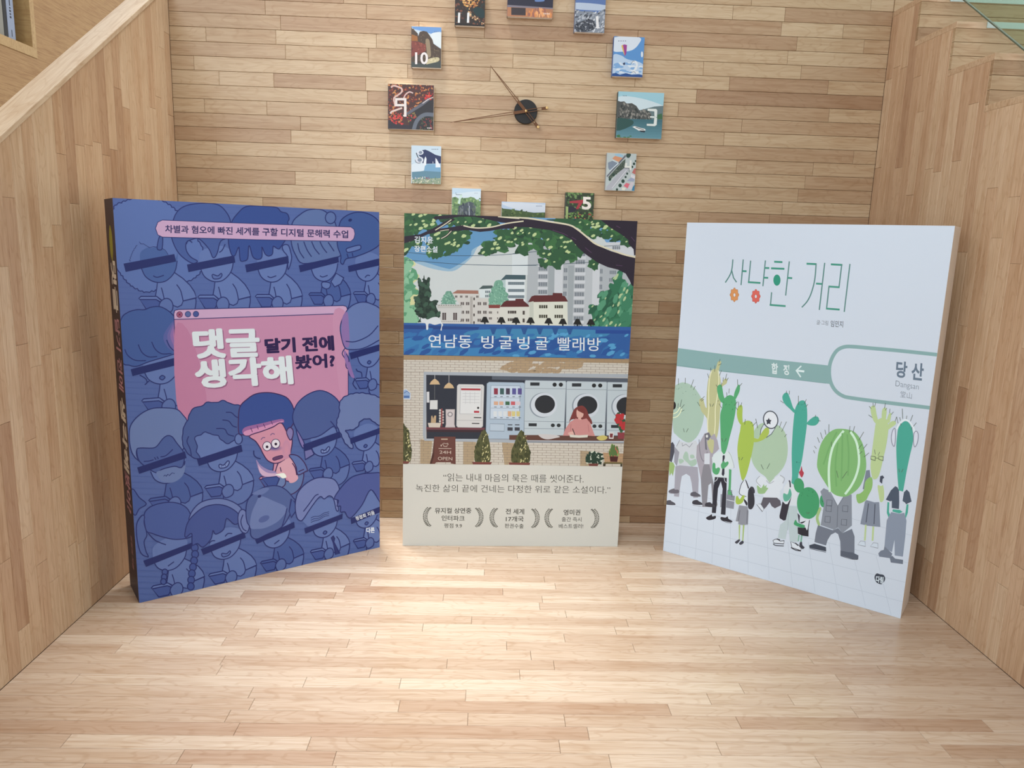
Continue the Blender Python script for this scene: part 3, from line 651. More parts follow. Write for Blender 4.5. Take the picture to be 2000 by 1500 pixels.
A.poly((104, 118, 168), [(1000, 300), (1050, 180), (1160, 70), (1320, 20), (1480, 15), (1640, 70), (1740, 160), (1690, 240), (1560, 130), (1380, 95), (1180, 150), (1040, 290)], 1, LN)
A.poly((64, 80, 140), [(945, 500), (1000, 320), (1180, 150), (1380, 95), (1560, 130), (1700, 230), (1720, 330), (1640, 370), (1530, 290), (1490, 440), (1380, 510), (1340, 460), (1310, 580), (1200, 690), (1120, 640), (1050, 660), (1040, 500), (960, 555)], 1, LN)
A.oval((108, 120, 170), 1770, 330, 80, 170, -8, LN); A.line(LN, [(1760, 235), (1730, 330), (1760, 430), (1810, 465)]); A.line(LN, [(1510, 540), (1550, 500), (1610, 500)]); A.line(LN, [(1285, 640), (1320, 605), (1370, 600)])
bar([(1170, 720), (1780, 480), (1800, 555), (1205, 800)])
person(541.6, 1067.2, .96, shirt=HR, mouth='flat'); A.zone(480, 930, 7.144)
A.poly((78, 94, 146), [(15, 460), (50, 300), (180, 190), (300, 130), (460, 120), (580, 180), (680, 290), (700, 330), (640, 500), (520, 690), (300, 800), (170, 860), (90, 820), (75, 700), (30, 620)], 1, LN)
A.poly((106, 120, 168), [(75, 700), (90, 520), (150, 370), (220, 265), (400, 330), (585, 430), (480, 600), (300, 700), (170, 720)], 1); A.poly((100, 114, 164), [(100, 230), (250, 150), (340, 160), (240, 240)], 1); A.oval(BAR, 203, 265, 26, 20, -25); A.oval((80, 94, 148), 268, 580, 82, 42, -25)
A.line(LN, [(590, 430), (560, 560), (520, 690)]); A.poly(HR, [(620, 470), (650, 300), (700, 350), (720, 460), (650, 560)], 0, LN)
bar([(145, 870), (690, 620), (700, 700), (170, 930)])
person(636.8, 1046.9, .94, mouth='o'); A.zone(480, 930, 7.144)
A.poly(SK, [(800, 600), (900, 440), (1000, 310), (1110, 280), (1240, 290), (1290, 440), (1340, 560), (1200, 600), (900, 700)])
A.poly((112, 122, 172), [(705, 400), (740, 220), (850, 90), (1000, 10), (1150, 5), (1260, 40), (1320, 160), (1290, 300), (1310, 450), (1280, 455), (1240, 300), (1180, 255), (1110, 300), (1060, 265), (1000, 320), (900, 460), (820, 580), (780, 605), (730, 560)], 1, LN)
A.line(LN, [(820, 475), (900, 370), (980, 260), (1030, 235)])
for dy in (0, 32, 62): A.line(LN, [(925, 565 + dy), (970, 545 + dy), (1040, 540 + dy * .8), (1110, 495 + dy * .8), (1180, 480 + dy * .8)], .9)
A.poly((46, 54, 110), [(1210, 840), (1240, 815), (1260, 850), (1250, 900), (1330, 1060), (1275, 1075), (1240, 910)], 0, LN)
bar([(835, 710), (1370, 505), (1365, 575), (850, 785)])
person(718, 1028, .90, mouth='o'); A.zone(480, 930, 7.144)
A.poly(SK, [(1480, 570), (1640, 370), (1760, 165), (1890, 340), (1950, 420), (1950, 480), (1600, 620)])
A.poly((74, 86, 146), [(1250, 290), (1330, 160), (1450, 30), (1560, -30), (1750, -60), (1950, -20), (1950, 400), (1880, 330), (1760, 170), (1640, 380), (1500, 550), (1440, 550), (1400, 480), (1340, 480), (1340, 400), (1290, 400), (1310, 320)], 1, LN)
bar([(1480, 570), (1930, 388), (1930, 468), (1490, 650)])
A.zone(0, 0, 1)
A.text('정정희 지음', (226, 226, 232), (695.6, 1006.6), (732, 993.7), (698.4, 1014.4), .02); A.text('다른', (226, 226, 232), (718, 1027.3), (734, 1026.6), (718.7, 1038.6), .03)
ink_object('cover_artwork', A.take(), B1, b1)
# spine: dark strip on the left edge, lettering turned a quarter to the right
Sp = Sheet([(0, 0), (BT, 0), (BT, BH), (0, BH)], BT, BH, (1, 1, 1))
Sp.poly((44, 38, 56), [(-1, -1), (1, -1), (1, 2), (-1, 2)])
Sp.poly((150, 150, 40), [(.055, .13), (.085, .09), (.115, .12), (.118, .17), (.10, .21), (.098, .235), (.088, .215), (.062, .19)], 1)
CR = (224, 218, 204); SPK = (196, 146, 160)
def vtext(s, t, c, y0, y1, x0, x1, off): s.text(t, c, (x1, y0), (x1, y1), (x0, y0), off, None, 24 if off > .001 else 12)
for t, c, a, b, o_ in (('댓글', CR, .215, .392, .05), ('달기 전에', SPK, .418, .676, .035), ('생각해', CR, .706, .98, .05), ('봤어?', SPK, .99, 1.14, .035), ('정정희 지음', (150, 112, 120), 1.235, 1.37, 0)):
    w_ = .032 if t[0] == '정' else 0; vtext(Sp, t, c, a, b, .052 + w_, .145 - w_, 0 if o_ < .04 else .005)
S1.translation = B1.translation - n1 * BT; S1 = rot(n1, up1, -u1); S1.translation = B1.translation - n1 * BT - u1 * .0001
spine_data = Sp.take()
ink_object('spine', spine_data, S1, b1)

# ---- middle book: laundrette street scene
b2, B2, S2, n2, u2, up2 = giant(1.0715, -.3432, .0389, math.radians(-1.2), 'middle tall book display with a painted laundrette, tree branch and blue band')
place('board', board_mesh('board', M_FOAM), B2, b2)
A = Sheet([(789.2, 419.8), (1239.8, 433.1), (1206.1, 1068), (789, 1065.6)], BW, BH, (.91, .95, .99))
PALE = (204, 211, 210)
A.poly(PALE, [(770, 400), (1260, 400), (1260, 660), (770, 660)])
A.zone(780, 410, 8.696)
A.poly((150, 184, 206), [(60, 780), (60, 600), (1300, 300), (1900, 330), (1700, 500), (1350, 620), (1230, 800), (1060, 960), (880, 1060), (560, 1020), (300, 930), (100, 840)], 1)
A.poly((98, 150, 192), [(60, 60), (2300, 60), (2350, 300), (1900, 420), (1500, 560), (1230, 690), (1180, 820), (900, 1000), (780, 1010), (400, 900), (130, 830)], 1)
A.zone(1000, 410, 8)
A.poly((112, 160, 204), [(-100, 100), (1900, 150), (1900, 500), (1500, 560), (1350, 400), (1100, 300), (400, 300), (300, 430), (480, 470), (-50, 520)], 1)
# tower blocks
A.zone(1000, 410, 8)
GT = (176, 182, 186); GW = (206, 210, 214); GD = (160, 168, 172); WN = (124, 132, 140)
A.poly(GT, [(225, 620), (640, 560), (940, 560), (1300, 620), (1640, 640), (1860, 560), (1880, 1800), (200, 1800)])
A.poly(GW, [(640, 850), (770, 850), (760, 1800), (630, 1800)]); A.poly(GW, [(1230, 800), (1340, 800), (1330, 1800), (1210, 1800)]); A.poly(GW, [(1400, 520), (1880, 500), (1880, 900), (1650, 940), (1480, 600)]); A.poly((186, 192, 196), [(1100, 700), (1230, 800), (1215, 1800), (1100, 1800)])
A.poly(GD, [(545, 880), (640, 870), (630, 1800), (530, 1800)]); A.poly(GD, [(850, 880), (940, 880), (920, 1800), (845, 1800)])
def win(x0, y0, x1, y1, n, c=WN, gap=.2, bg=None):
    if bg: A.poly(bg, [(x0, y0), (x1, y0), (x1, y1), (x0, y1)])
    w_ = (x1 - x0) / n
    for i in range(n): A.poly(c, [(x0 + i * w_ + w_ * gap / 2, y0), (x0 + (i + 1) * w_ - w_ * gap / 2, y0), (x0 + (i + 1) * w_ - w_ * gap / 2, y1), (x0 + i * w_ + w_ * gap / 2, y1)])
for k in range(8):
    y = 780 + k * 120 + (0 if k else 0)
    A.poly(GW, [(380, y + 75), (535, y + 75), (530, y + 118), (378, y + 118)]); win(392 - k, y, 530 - k, y + 60, 4)
for k in range(10):
    y = 670 + k * 125; A.poly(GW, [(955 - k * 3, y + 65), (1125 - k * 3, y + 65), (1120 - k * 3, y + 112), (950 - k * 3, y + 112)]); win(965 - k * 3, y, 1112 - k * 3, y + 60, 4)
for k in range(5): win(780 - k * 3, 920 + k * 122, 838 - k * 3, 985 + k * 122, 2)
for k in range(4): win(1340 - k * 3, 930 + k * 122, 1385 - k * 3, 1000 + k * 122, 2)
for k in range(2): win(1490 - k * 8, 955 + k * 118, 1595 - k * 10, 1010 + k * 118, 4)
win(1530, 575, 1655, 625, 4)
A.poly((214, 222, 224), [(-20, 700), (225, 680), (222, 1030), (-20, 1030)])
# the teal roofed office
A.zone(780, 410, 8.696)
A.poly((222, 230, 232), [(1780, 1190), (2110, 1190), (2110, 1560), (1780, 1560)]); A.poly((66, 90, 98), [(1700, 1210), (1790, 1115), (2120, 1120), (2120, 1195), (1790, 1195)]); A.poly((180, 200, 200), [(1700, 1210), (1785, 1195), (1785, 1550), (1700, 1550)])
for y in (1235, 1355, 1460): win(1825, y, 2100, y + 50, 8, (120, 134, 142), .12, (80, 96, 104))
A.poly((214, 224, 224), [(1340, 1350), (1560, 1345), (1560, 1500), (1340, 1500)]); A.poly((72, 90, 90), [(1335, 1360), (1400, 1300), (1560, 1298), (1590, 1345)])
for y in (1385, 1455): win(1440, y, 1530, y + 40, 3, (110, 124, 130))
A.zone(780, 560, 8.696)
def tree(cx, by, w_, h, c, seed, dabs, n=60, r=7):
    R = random.Random(seed); pts = []
    m_ = 9
    for i in range(m_ + 1):
        t = i / m_; pts.append((cx - w_ / 2 * (.25 + .75 * math.sin(min(1, t * 1.15) * math.pi * .5)) * (1.12 if i % 2 else .92), by - h * (1 - t)))
    rt = [(2 * cx - x + R.uniform(-8, 8), y + R.uniform(-10, 10)) for x, y in pts[::-1]]
    P = pts + [(cx - w_ / 3, by), (cx + w_ / 3, by)] + rt
    A.poly(c, P, 1); A.dots(dabs, P, n, r / A.z[2], seed, 2.0, 60)
tree(830, 310, 240, 220, (112, 160, 140), 3, [(88, 138, 120), (146, 190, 168)])
tree(1665, 330, 330, 420, (118, 168, 146), 4, [(92, 142, 124), (150, 196, 172)], 90)
# cream apartments
A.poly((206, 204, 198), [(890, 130), (1350, 130), (1350, 210), (1500, 210), (1500, 640), (1030, 640), (1010, 300), (940, 220)]); A.poly((162, 116, 100), [(885, 130), (975, 72), (1325, 78), (1330, 135)]); A.poly((176, 172, 166), [(1190, 180), (1235, 180), (1235, 640), (1190, 640)])
WD = (96, 88, 86)
for x in (935, 1020, 1110, 1290): win(x, 165, x + 42, 200, 2, WD)
for y in (275, 420, 555):
    for x in (1030, 1118, 1315, 1408):
        if y == 555 and x > 1350: continue
        win(x, y, x + 62, y + 50, 2, WD)
for y in (220, 340, 490, 620): A.oval((70, 62, 60), 1258, y, 13, 26)
A.poly((204, 204, 200), [(640, 380), (1055, 380), (1030, 640), (690, 640), (680, 450)]); A.poly((190, 190, 184), [(640, 320), (1060, 320), (1060, 375), (640, 378)])
for i in range(10): A.oval((110, 100, 96), 670 + i * 40, 330, 10, 6); A.oval((110, 100, 96), 720 + i * 34, 603, 9, 6)
for x in (722, 905): win(x, 455, x + 70, 578, 2, (84, 72, 72))
A.poly((132, 62, 58), [(1500, 320), (1700, 318), (1690, 375), (1505, 375)]); A.poly((212, 210, 202), [(1500, 375), (1690, 375), (1690, 640), (1500, 640)])
for y in (430, 530): win(1505, y, 1560, y + 38, 3, WD); win(1645, y, 1665, y + 35, 1, WD)
A.poly((214, 214, 204), [(1690, 350), (2050, 340), (2270, 340), (2270, 660), (1690, 650)]); A.poly((92, 40, 42), [(1690, 355), (1760, 270), (1800, 248), (1950, 245), (1955, 215), (2085, 215), (2090, 250), (2140, 290), (2200, 350)])
for y in (418, 545): win(1822, y, 1970, y + 48, 4, (70, 62, 58))
A.zone(1000, 560, 8)
for y in (385, 505): win(-20, y, 50, y + 42, 2, (70, 62, 58)); win(145, y, 185, y + 60, 1, (70, 62, 58))
A.poly((218, 220, 206), [(245, 240), (315, 230), (840, 240), (850, 630), (250, 620)]); A.poly((94, 40, 42), [(230, 250), (285, 160), (330, 145), (610, 140), (615, 105), (760, 108), (765, 150), (800, 155), (850, 238)])
A.poly((196, 200, 188), [(250, 250), (315, 235), (320, 620), (255, 610)])
for x, n_ in ((400, 4), (640, 4)):
    for y in (295, 445): win(x, y, x + 135, y + 50, n_, (66, 64, 52))
# right conifer, left foliage, dark shrub
A.zone(1000, 560, 8)
RT_ = [(1200, 640), (1230, 500), (1210, 420), (1240, 380), (1170, 340), (1180, 290), (1250, 285), (1300, 340), (1370, 340), (1330, 250), (1340, 180), (1330, 110), (1370, 90), (1440, 140), (1460, 80), (1530, 100), (1480, 10), (1500, -50), (1560, -40), (1530, -130), (1600, -160), (1610, -220), (1650, -250), (1690, -200), (1690, -120), (1740, -100), (1720, -30), (1780, 0), (1860, -20), (1860, 640)]
A.poly((46, 112, 80), RT_, 1); A.dots([(36, 92, 68), (84, 150, 116), (60, 128, 96)], RT_, 60, 5, 8, 2.2, -60); A.dots([(178, 200, 152)], RT_, 26, 2.0, 9, 2.4, -55)
A.zone(780, 410, 8.696)
LF = [(70, 860), (210, 880), (240, 950), (150, 1000), (160, 1060), (260, 1090), (310, 1130), (270, 1200), (200, 1260), (180, 1310), (260, 1340), (290, 1420), (250, 1480), (70, 1480)]
A.poly((214, 214, 160), [(p[0] + (30 if p[0] > 80 else 0), p[1] + 10) for p in LF], 1); A.poly((122, 178, 140), LF, 1); A.dots([(92, 156, 116), (140, 192, 156)], LF, 24, 5, 11, 2)
A.zone(780, 560, 8.696)
LF = [(70, 0), (250, 20), (280, 110), (200, 190), (120, 330), (200, 330), (300, 320), (370, 350), (300, 410), (250, 450), (330, 540), (340, 600), (260, 640), (70, 640)]
A.poly((212, 212, 158), [(70, 0), (300, 50), (320, 140), (280, 200), (250, 260), (380, 330), (370, 400), (270, 470), (300, 600), (70, 640)], 1); A.poly((118, 172, 136), LF, 1); A.dots([(90, 152, 114), (142, 192, 154)], LF, 30, 5, 12, 2)
DS = [(390, -60), (415, -180), (440, -60), (480, -140), (520, -120), (500, 0), (540, 110), (520, 160), (480, 190), (530, 260), (600, 240), (660, 260), (620, 330), (650, 420), (690, 490), (670, 540), (540, 570), (320, 620), (360, 540), (280, 480), (300, 380), (260, 250), (320, 150), (330, 30), (310, -60), (330, -120)]
A.poly((38, 62, 50), DS, 1); A.dots([(26, 48, 40), (56, 88, 70)], DS, 70, 3, 13, 1.6)
# utility wires
A.zone(780, 410, 8.696)
A.line((60, 84, 104), [(130, 745), (560, 785), (1000, 798), (1500, 790), (1960, 760), (2300, 720)], 1.0); A.line((60, 84, 104), [(100, 872), (500, 905), (1000, 940), (1500, 955), (2000, 958), (2300, 955)], 1.0)
A.zone(1000, 410, 8)
A.line((70, 90, 100), [(-10, 700), (400, 660), (700, 640)], 1.0); A.line((70, 90, 100), [(-10, 880), (500, 868), (1240, 825)], 1.0); A.line((70, 90, 100), [(1400, 578), (1820, 548)], 1.0)
# foliage around the branch
G1_, G2_, G3_ = (30, 66, 46), (58, 108, 62), (190, 208, 150)
def clump(x, y, pts, n, seed):
    A.poly(G1_, pts, 1); A.dots([G2_, (44, 88, 56)], pts, n, 5.5, seed, 1.8); A.dots([G3_], pts, n // 4, 2.3, seed + 1, 1.7, -25)
A.zone(780, 410, 8.696)
clump(0, 0, [(60, 60), (1000, 60), (900, 110), (700, 170), (560, 230), (560, 330), (480, 400), (420, 320), (330, 400), (230, 400), (240, 310), (300, 260), (180, 230), (80, 420)], 60, 21)
clump(0, 0, [(60, 300), (300, 260), (200, 400), (100, 430)], 10, 22)
clump(0, 0, [(70, 440), (220, 440), (390, 580), (200, 640), (150, 740), (100, 800), (70, 760)], 20, 23)
clump(0, 0, [(530, 440), (800, 370), (1200, 390), (1180, 460), (1060, 520), (1180, 560), (1150, 610), (1060, 600), (980, 690), (860, 770), (790, 780), (800, 700), (740, 740), (730, 800), (680, 830), (640, 790), (480, 790), (470, 740), (600, 700), (640, 590), (460, 620), (460, 570), (560, 560)], 70, 24)
clump(0, 0, [(700, 220), (900, 150), (1100, 130), (1300, 120), (1650, 230), (1640, 290), (1300, 330), (1000, 310), (860, 260)], 34, 25)
clump(0, 0, [(1580, 400), (1640, 370), (1760, 420), (2000, 330), (2400, 330), (2350, 500), (1960, 560), (1950, 640), (1820, 650), (1800, 560), (1740, 700), (1660, 710), (1560, 770), (1340, 780), (1330, 740), (1450, 680), (1380, 640), (1400, 590), (1570, 600), (1640, 540), (1560, 500), (1700, 460)], 80, 26)
A.zone(1000, 410, 8)
clump(0, 0, [(0, 270), (400, 250), (900, 400), (1000, 560), (1100, 640), (960, 680), (920, 780), (820, 800), (680, 880), (560, 860), (430, 910), (410, 850), (520, 780), (400, 730), (400, 660), (560, 640), (560, 560), (400, 600), (330, 570), (380, 500), (480, 470), (400, 400), (330, 500), (150, 560), (270, 600), (240, 660), (80, 700), (20, 690), (60, 600), (150, 480), (30, 420)], 110, 27)
clump(0, 0, [(520, 165), (1300, 160), (1600, 200), (1900, 200), (1740, 420), (1600, 500), (1480, 500), (1560, 420), (1340, 440), (1330, 390), (1460, 350), (1500, 300), (1300, 290), (1120, 260), (1270, 350), (1280, 440), (1200, 460), (960, 260), (700, 200)], 70, 28)
clump(0, 0, [(1690, 490), (1780, 490), (1800, 530), (1700, 540)], 6, 29); clump(0, 0, [(1210, 880), (1240, 820), (1300, 810), (1290, 860)], 6, 30)
# branch
BK = (36, 26, 44); BH2 = (222, 214, 186)
A.zone(780, 410, 8.696)
A.poly(BK, [(560, 170), (600, 135), (900, 108), (1300, 105), (1660, 130), (1920, 165), (1920, 250), (1700, 235), (1450, 180), (1250, 138), (1000, 142), (800, 178), (600, 192)])
A.poly(BK, [(60, 480), (350, 440), (560, 340), (740, 235), (870, 165), (935, 190), (760, 295), (560, 400), (420, 465), (250, 545), (60, 600)])
A.poly(BK, [(420, 450), (640, 345), (860, 320), (960, 300), (1060, 285), (1200, 325), (1350, 335), (1560, 305), (1800, 245), (1925, 225), (1925, 335), (1700, 345), (1500, 380), (1350, 395), (1150, 365), (900, 380), (700, 378), (560, 420)])
A.poly(BK, [(850, 360), (900, 375), (790, 495), (700, 515), (690, 500), (790, 440)])
A.zone(1000, 410, 8)
A.poly(BK, [(-60, 125), (240, 150), (560, 185), (860, 240), (1000, 330), (1150, 460), (1290, 560), (1500, 650), (1700, 710), (1900, 740), (1890, 1200), (1840, 1190), (1800, 1100), (1740, 1000), (1620, 940), (1460, 900), (1300, 830), (1100, 690), (1000, 600), (900, 480), (760, 400), (560, 330), (250, 290), (-60, 280)])
A.poly(BK, [(1340, 165), (1920, 170), (1920, 700), (1870, 720), (1860, 620), (1780, 540), (1780, 480), (1680, 400), (1500, 290)])
A.line(BH2, [(-150, 125), (230, 150), (560, 200), (860, 250), (990, 320), (1130, 430), (1270, 540), (1480, 620), (1700, 700), (1890, 745)], 3.2)
for a in ([(600, 330), (760, 380), (840, 420)], [(900, 440), (970, 480)], [(1110, 600), (1210, 680)], [(1590, 870), (1690, 880)], [(1590, 260), (1650, 290)], [(1820, 430), (1880, 500)]): A.line((74, 50, 78), a, 1.6)
A.zone(780, 410, 8.696)
A.line(BH2, [(600, 370), (760, 270), (870, 190)], 1.8); A.line(BH2, [(1070, 290), (1200, 320), (1350, 330), (1560, 310), (1800, 250), (2080, 210)], 2.4); A.line(BH2, [(700, 510), (790, 460), (870, 380)], 1.5); A.line(BH2, [(680, 385), (760, 368), (830, 362)], 1.2); A.line(BH2, [(1650, 135), (1800, 150), (2010, 165)], 2.4)
# blue band
A.zone(0, 0, 1)
A.poly((44, 92, 158), [(780, 632), (1235, 639), (1232, 700.8), (1000, 699), (780, 693.2)])
A.poly((56, 126, 180), [(780, 668), (830, 660), (900, 680), (980, 678), (1060, 690), (1120, 700), (780, 694)], 1); A.poly((62, 132, 176), [(935, 645), (1160, 645), (1160, 660), (930, 662)], 1); A.poly((30, 66, 130), [(780, 636), (935, 640), (932, 645), (780, 644)]); A.poly((34, 74, 148), [(1160, 645), (1235, 646), (1235, 652), (1160, 652)])
A.dots([(48, 112, 172), (36, 84, 152)], [(790, 650), (1225, 655), (1225, 698), (790, 690)], 70, 5, 31, 2.6, -25); A.dots([(84, 158, 204)], [(1040, 650), (1225, 655), (1225, 698), (1000, 698)], 22, 3.2, 32, 2.2, -15)
for x in (962, 992, 1022, 1052, 1082, 1110): A.poly((38, 84, 144), [(x - 7, 640), (x + 7, 640), (x + 2, 654), (x - 2, 654)])
A.line((70, 80, 84), [(780, 694.5), (1235, 702)], 1.4, 0)
for x, y in ((945.5, 631), (977.5, 631.5), (1006, 632), (1034, 632), (1069, 633), (1096.5, 634), (1125, 634.5), (1151, 635)):
    A.poly((22, 24, 24), [(x - 8.5, y - .5), (x - 3, y - 11), (x + 3, y - 11), (x + 8.5, y + .5), (x + 1.5, y), (x + 1.5, y + 3), (x - 1.5, y + 3), (x - 1.5, y)])
# white cat asleep on the wall
A.zone(780, 560, 8.696)
A.poly((216, 222, 224), [(370, 540), (400, 555), (440, 550), (480, 570), (560, 535), (640, 530), (700, 580), (720, 630), (740, 660), (720, 700), (715, 755), (695, 745), (710, 690), (700, 640), (600, 660), (500, 640), (490, 730), (460, 740), (445, 640), (370, 610)], 1)
# shop wall of pale brick
A.zone(0, 0, 1)
A.poly((206, 200, 188), [(780, 694.5), (1235, 702), (1225, 915), (780, 906)])
A.poly((168, 142, 108), [(780, 694.5), (1235, 702), (1234, 710), (1100, 708), (1000, 705), (780, 704)]); A.dots([(176, 152, 120)], [(985, 706), (1150, 710), (1080, 730), (985, 730)], 60, 4, 35, 2.6, -10)
A.poly((176, 156, 126), [(822, 858), (845, 862), (842, 906), (822, 906)]); A.poly((176, 156, 126), [(905, 862), (930, 864), (925, 908), (905, 907)]); A.poly((176, 156, 126), [(980, 864), (1004, 866), (1004, 908), (985, 908)]); A.poly((178, 158, 128), [(1132, 880), (1150, 882), (1150, 912), (1132, 911)]); A.poly((186, 150, 112), [(1176, 884), (1216, 886), (1216, 906), (1180, 904)])
def bricks(y0, y1, x0, x1):
    y = y0; r = 0
    rows = []; js = []
    while y < y1:
        rows.append([(x0, y), (x1, y + (x1 - x0) * .014), (x1, y + (x1 - x0) * .014 + .55), (x0, y + .55)])
        x = x0 + (r % 2) * 8
        while x < x1:
            yy = y + (x - x0) * .014; js.append([(x, yy), (x + .7, yy), (x + .7, yy + 4.9), (x, yy + 4.9)]); x += 17
        y += 4.9; r += 1
    c = A.col((140, 126, 112)); A.add([[A.H(*p) for p in q] for q in rows + js], [c] * len(rows + js))
bricks(697, 728, 786, 1232); bricks(728, 862, 786, 830); bricks(861, 906, 786, 1220)
# window with machines
A.poly((168, 176, 184), [(828, 727), (1232, 731), (1228, 738), (834, 734), (833, 857), (1000, 858), (1220, 860), (1220, 866), (1000, 865), (830, 861), (827, 850)])
A.poly((44, 50, 62), [(833, 733), (1228, 739), (1222, 852), (1000, 858), (834, 857)]); A.poly((86, 94, 106), [(960, 735), (1228, 739), (1227, 748), (960, 742)])
A.zone(780, 700, 6.817)
A.poly((112, 64, 72), [(365, 915), (1140, 925), (1130, 955), (365, 950)]); A.poly((60, 40, 48), [(365, 955), (1130, 958), (1100, 985), (370, 980)])
for x in (473, 660): 
    y = 290 if x < 500 else 340; A.line((190, 190, 190), [(x, 225), (x, y)], .9, 0); A.poly((206, 178, 138), [(x - 68, y + 62), (x - 50, y + 25), (x - 10, y - 10), (x + 12, y - 10), (x + 50, y + 22), (x + 70, y + 62)], 0)
A.line((120, 120, 120), [(473, 360), (473, 550)], .7, 0); A.poly((214, 216, 214), [(412, 562), (512, 560), (512, 682), (410, 682)]); A.poly((210, 212, 214), [(368, 450), (402, 448), (404, 592), (370, 592)])
A.poly((208, 198, 184), [(385, 862), (560, 860), (545, 922), (400, 920)], 0); A.poly((188, 162, 128), [(425, 862), (430, 770), (445, 765), (455, 810), (470, 765), (495, 765), (490, 862)])
for i in range(5): A.oval((200, 196, 190), 545, 695 + i * 36, 14, 16); A.oval((200, 180, 176), 585, 715 + i * 36, 12, 14)
A.poly((150, 70, 70), [(560, 670), (575, 670), (575, 910), (560, 910)]); A.poly((204, 196, 196), [(620, 682), (738, 682), (735, 880), (745, 920), (615, 920), (625, 880)], 0, (160, 150, 150), .8); A.oval((140, 136, 140), 678, 748, 36, 34); A.oval((214, 208, 208), 678, 748, 22, 21)
A.poly((212, 212, 210), [(790, 348), (1105, 352), (1125, 375), (1110, 905), (1090, 925), (780, 920), (762, 900), (768, 370)], 0, (150, 152, 156), .8)
A.poly((222, 224, 224), [(815, 380), (1090, 384), (1082, 745), (805, 740)], 0, (170, 172, 176), .8); A.poly((170, 56, 66), [(820, 402), (1078, 405), (1076, 430), (820, 427)]); A.poly((178, 60, 74), [(992, 700), (1062, 702), (1062, 728), (992, 727)]); A.oval((40, 40, 44), 1047, 662, 14, 15)
for y in (470, 510, 550, 590): A.line((190, 192, 196), [(840, y), (1065, y + 3)], .7, 0)
for x in (880, 940, 1000): A.line((190, 192, 196), [(x, 450), (x, 610)], .7, 0)
for y, x0 in ((790, 990), (868, 965)): A.line((46, 46, 50), [(x0, y), (x0 + 100, y + 2)], 1.8, 0)
A.line((180, 180, 182), [(770, 825), (1112, 830)], .9, 0)
A.poly((172, 190, 206), [(1190, 318), (1640, 325), (1665, 345), (1650, 1075), (1150, 1072), (1160, 340)], 0, (120, 134, 150), .8)
A.poly((198, 212, 226), [(1215, 365), (1600, 370), (1592, 820), (1205, 812)], 0, (130, 146, 164), .9)
for x, c in ((1280, (140, 52, 72)), (1360, (60, 92, 92)), (1438, (72, 60, 80)), (1520, (88, 88, 150)), (1595, (90, 80, 140))): A.poly(c, [(x - 26, 400), (x + 26, 402), (x + 26, 484), (x - 26, 482)])
for x, c in ((1282, (214, 170, 140)), (1352, (214, 172, 146)), (1434, (62, 104, 76)), (1507, (200, 96, 104)), (1575, (214, 200, 206))): A.poly(c, [(x - 28, 575), (x + 28, 577), (x + 28, 625), (x - 28, 623)])
for x, c in ((1272, (216, 222, 226)), (1338, (216, 222, 226)), (1402, (216, 222, 226)), (1462, (212, 168, 132)), (1514, (214, 200, 132)), (1575, (210, 196, 130))): A.poly(c, [(x - 24, 705), (x + 24, 707), (x + 22, 775), (x - 22, 773)])
for y in (512, 650, 792):
    for i in range(5): A.line((60, 66, 78), [(1258 + i * 80, y), (1292 + i * 80, y)], 1.1, 0)
    A.line((136, 152, 170), [(1215, y + 14), (1600, y + 18)], .7, 0)
A.poly((184, 200, 214), [(1205, 872), (1395, 876), (1393, 972), (1203, 968)], 0, (130, 144, 160), .9)
for x in (1436, 1530): A.poly((62, 66, 76), [(x, 918), (x + 68, 920), (x + 68, 966), (x, 964)]); A.line((62, 66, 76), [(x + 4, 886), (x + 64, 887)], 1.8, 0)
A.zone(1000, 700, 6.817)
MC = (192, 204, 210); ML = (138, 150, 162)
for x0, x1, dx in ((165, 708, 0), (716, 1248, 530), (1256, 1800, 1070)):
    A.poly(MC, [(x0 + 6, 295 + dx * .02), (x1 - 8, 303 + dx * .02), (x1, 330), (x1 - 25, 1035), (x0 - 10, 1025), (x0 - 4, 320)], 0, ML, .9)
    A.line(ML, [(x0, 402 + dx * .02), (x1, 408 + dx * .02)], .9, 0); A.line(ML, [(x0 - 4, 838 + dx * .02), (x1 - 12, 846 + dx * .02)], .9, 0); A.line(ML, [(x0 - 4, 935 + dx * .02), (x1 - 12, 942 + dx * .02)], .9, 0)
    A.poly((44, 50, 56), [(x0 + 68, 322 + dx * .02), (x0 + 192, 323 + dx * .02), (x0 + 190, 366 + dx * .02), (x0 + 68, 366 + dx * .02)]); A.poly((44, 50, 56), [(x0 + 50, 865 + dx * .02), (x0 + 158, 866 + dx * .02), (x0 + 156, 906 + dx * .02), (x0 + 50, 905 + dx * .02)])
    for q in (390, 472): A.oval((34, 38, 42), x0 + q - (30 if dx else 0), 352 + dx * .02, 28, 27)
    for q in (370, 448): A.oval((44, 50, 54), x0 + q, 893 + dx * .02, 27, 24)
    cx = x0 + 255 + (10 if dx == 530 else -10 if dx else 0)
    A.oval(ML, cx - 22, 625 + dx * .018, 172, 166, n=40); A.oval((206, 214, 222), cx - 5, 622 + dx * .018, 172, 160, n=40); A.oval((40, 44, 50), cx + 8, 612 + dx * .022, 133, 120, n=36)
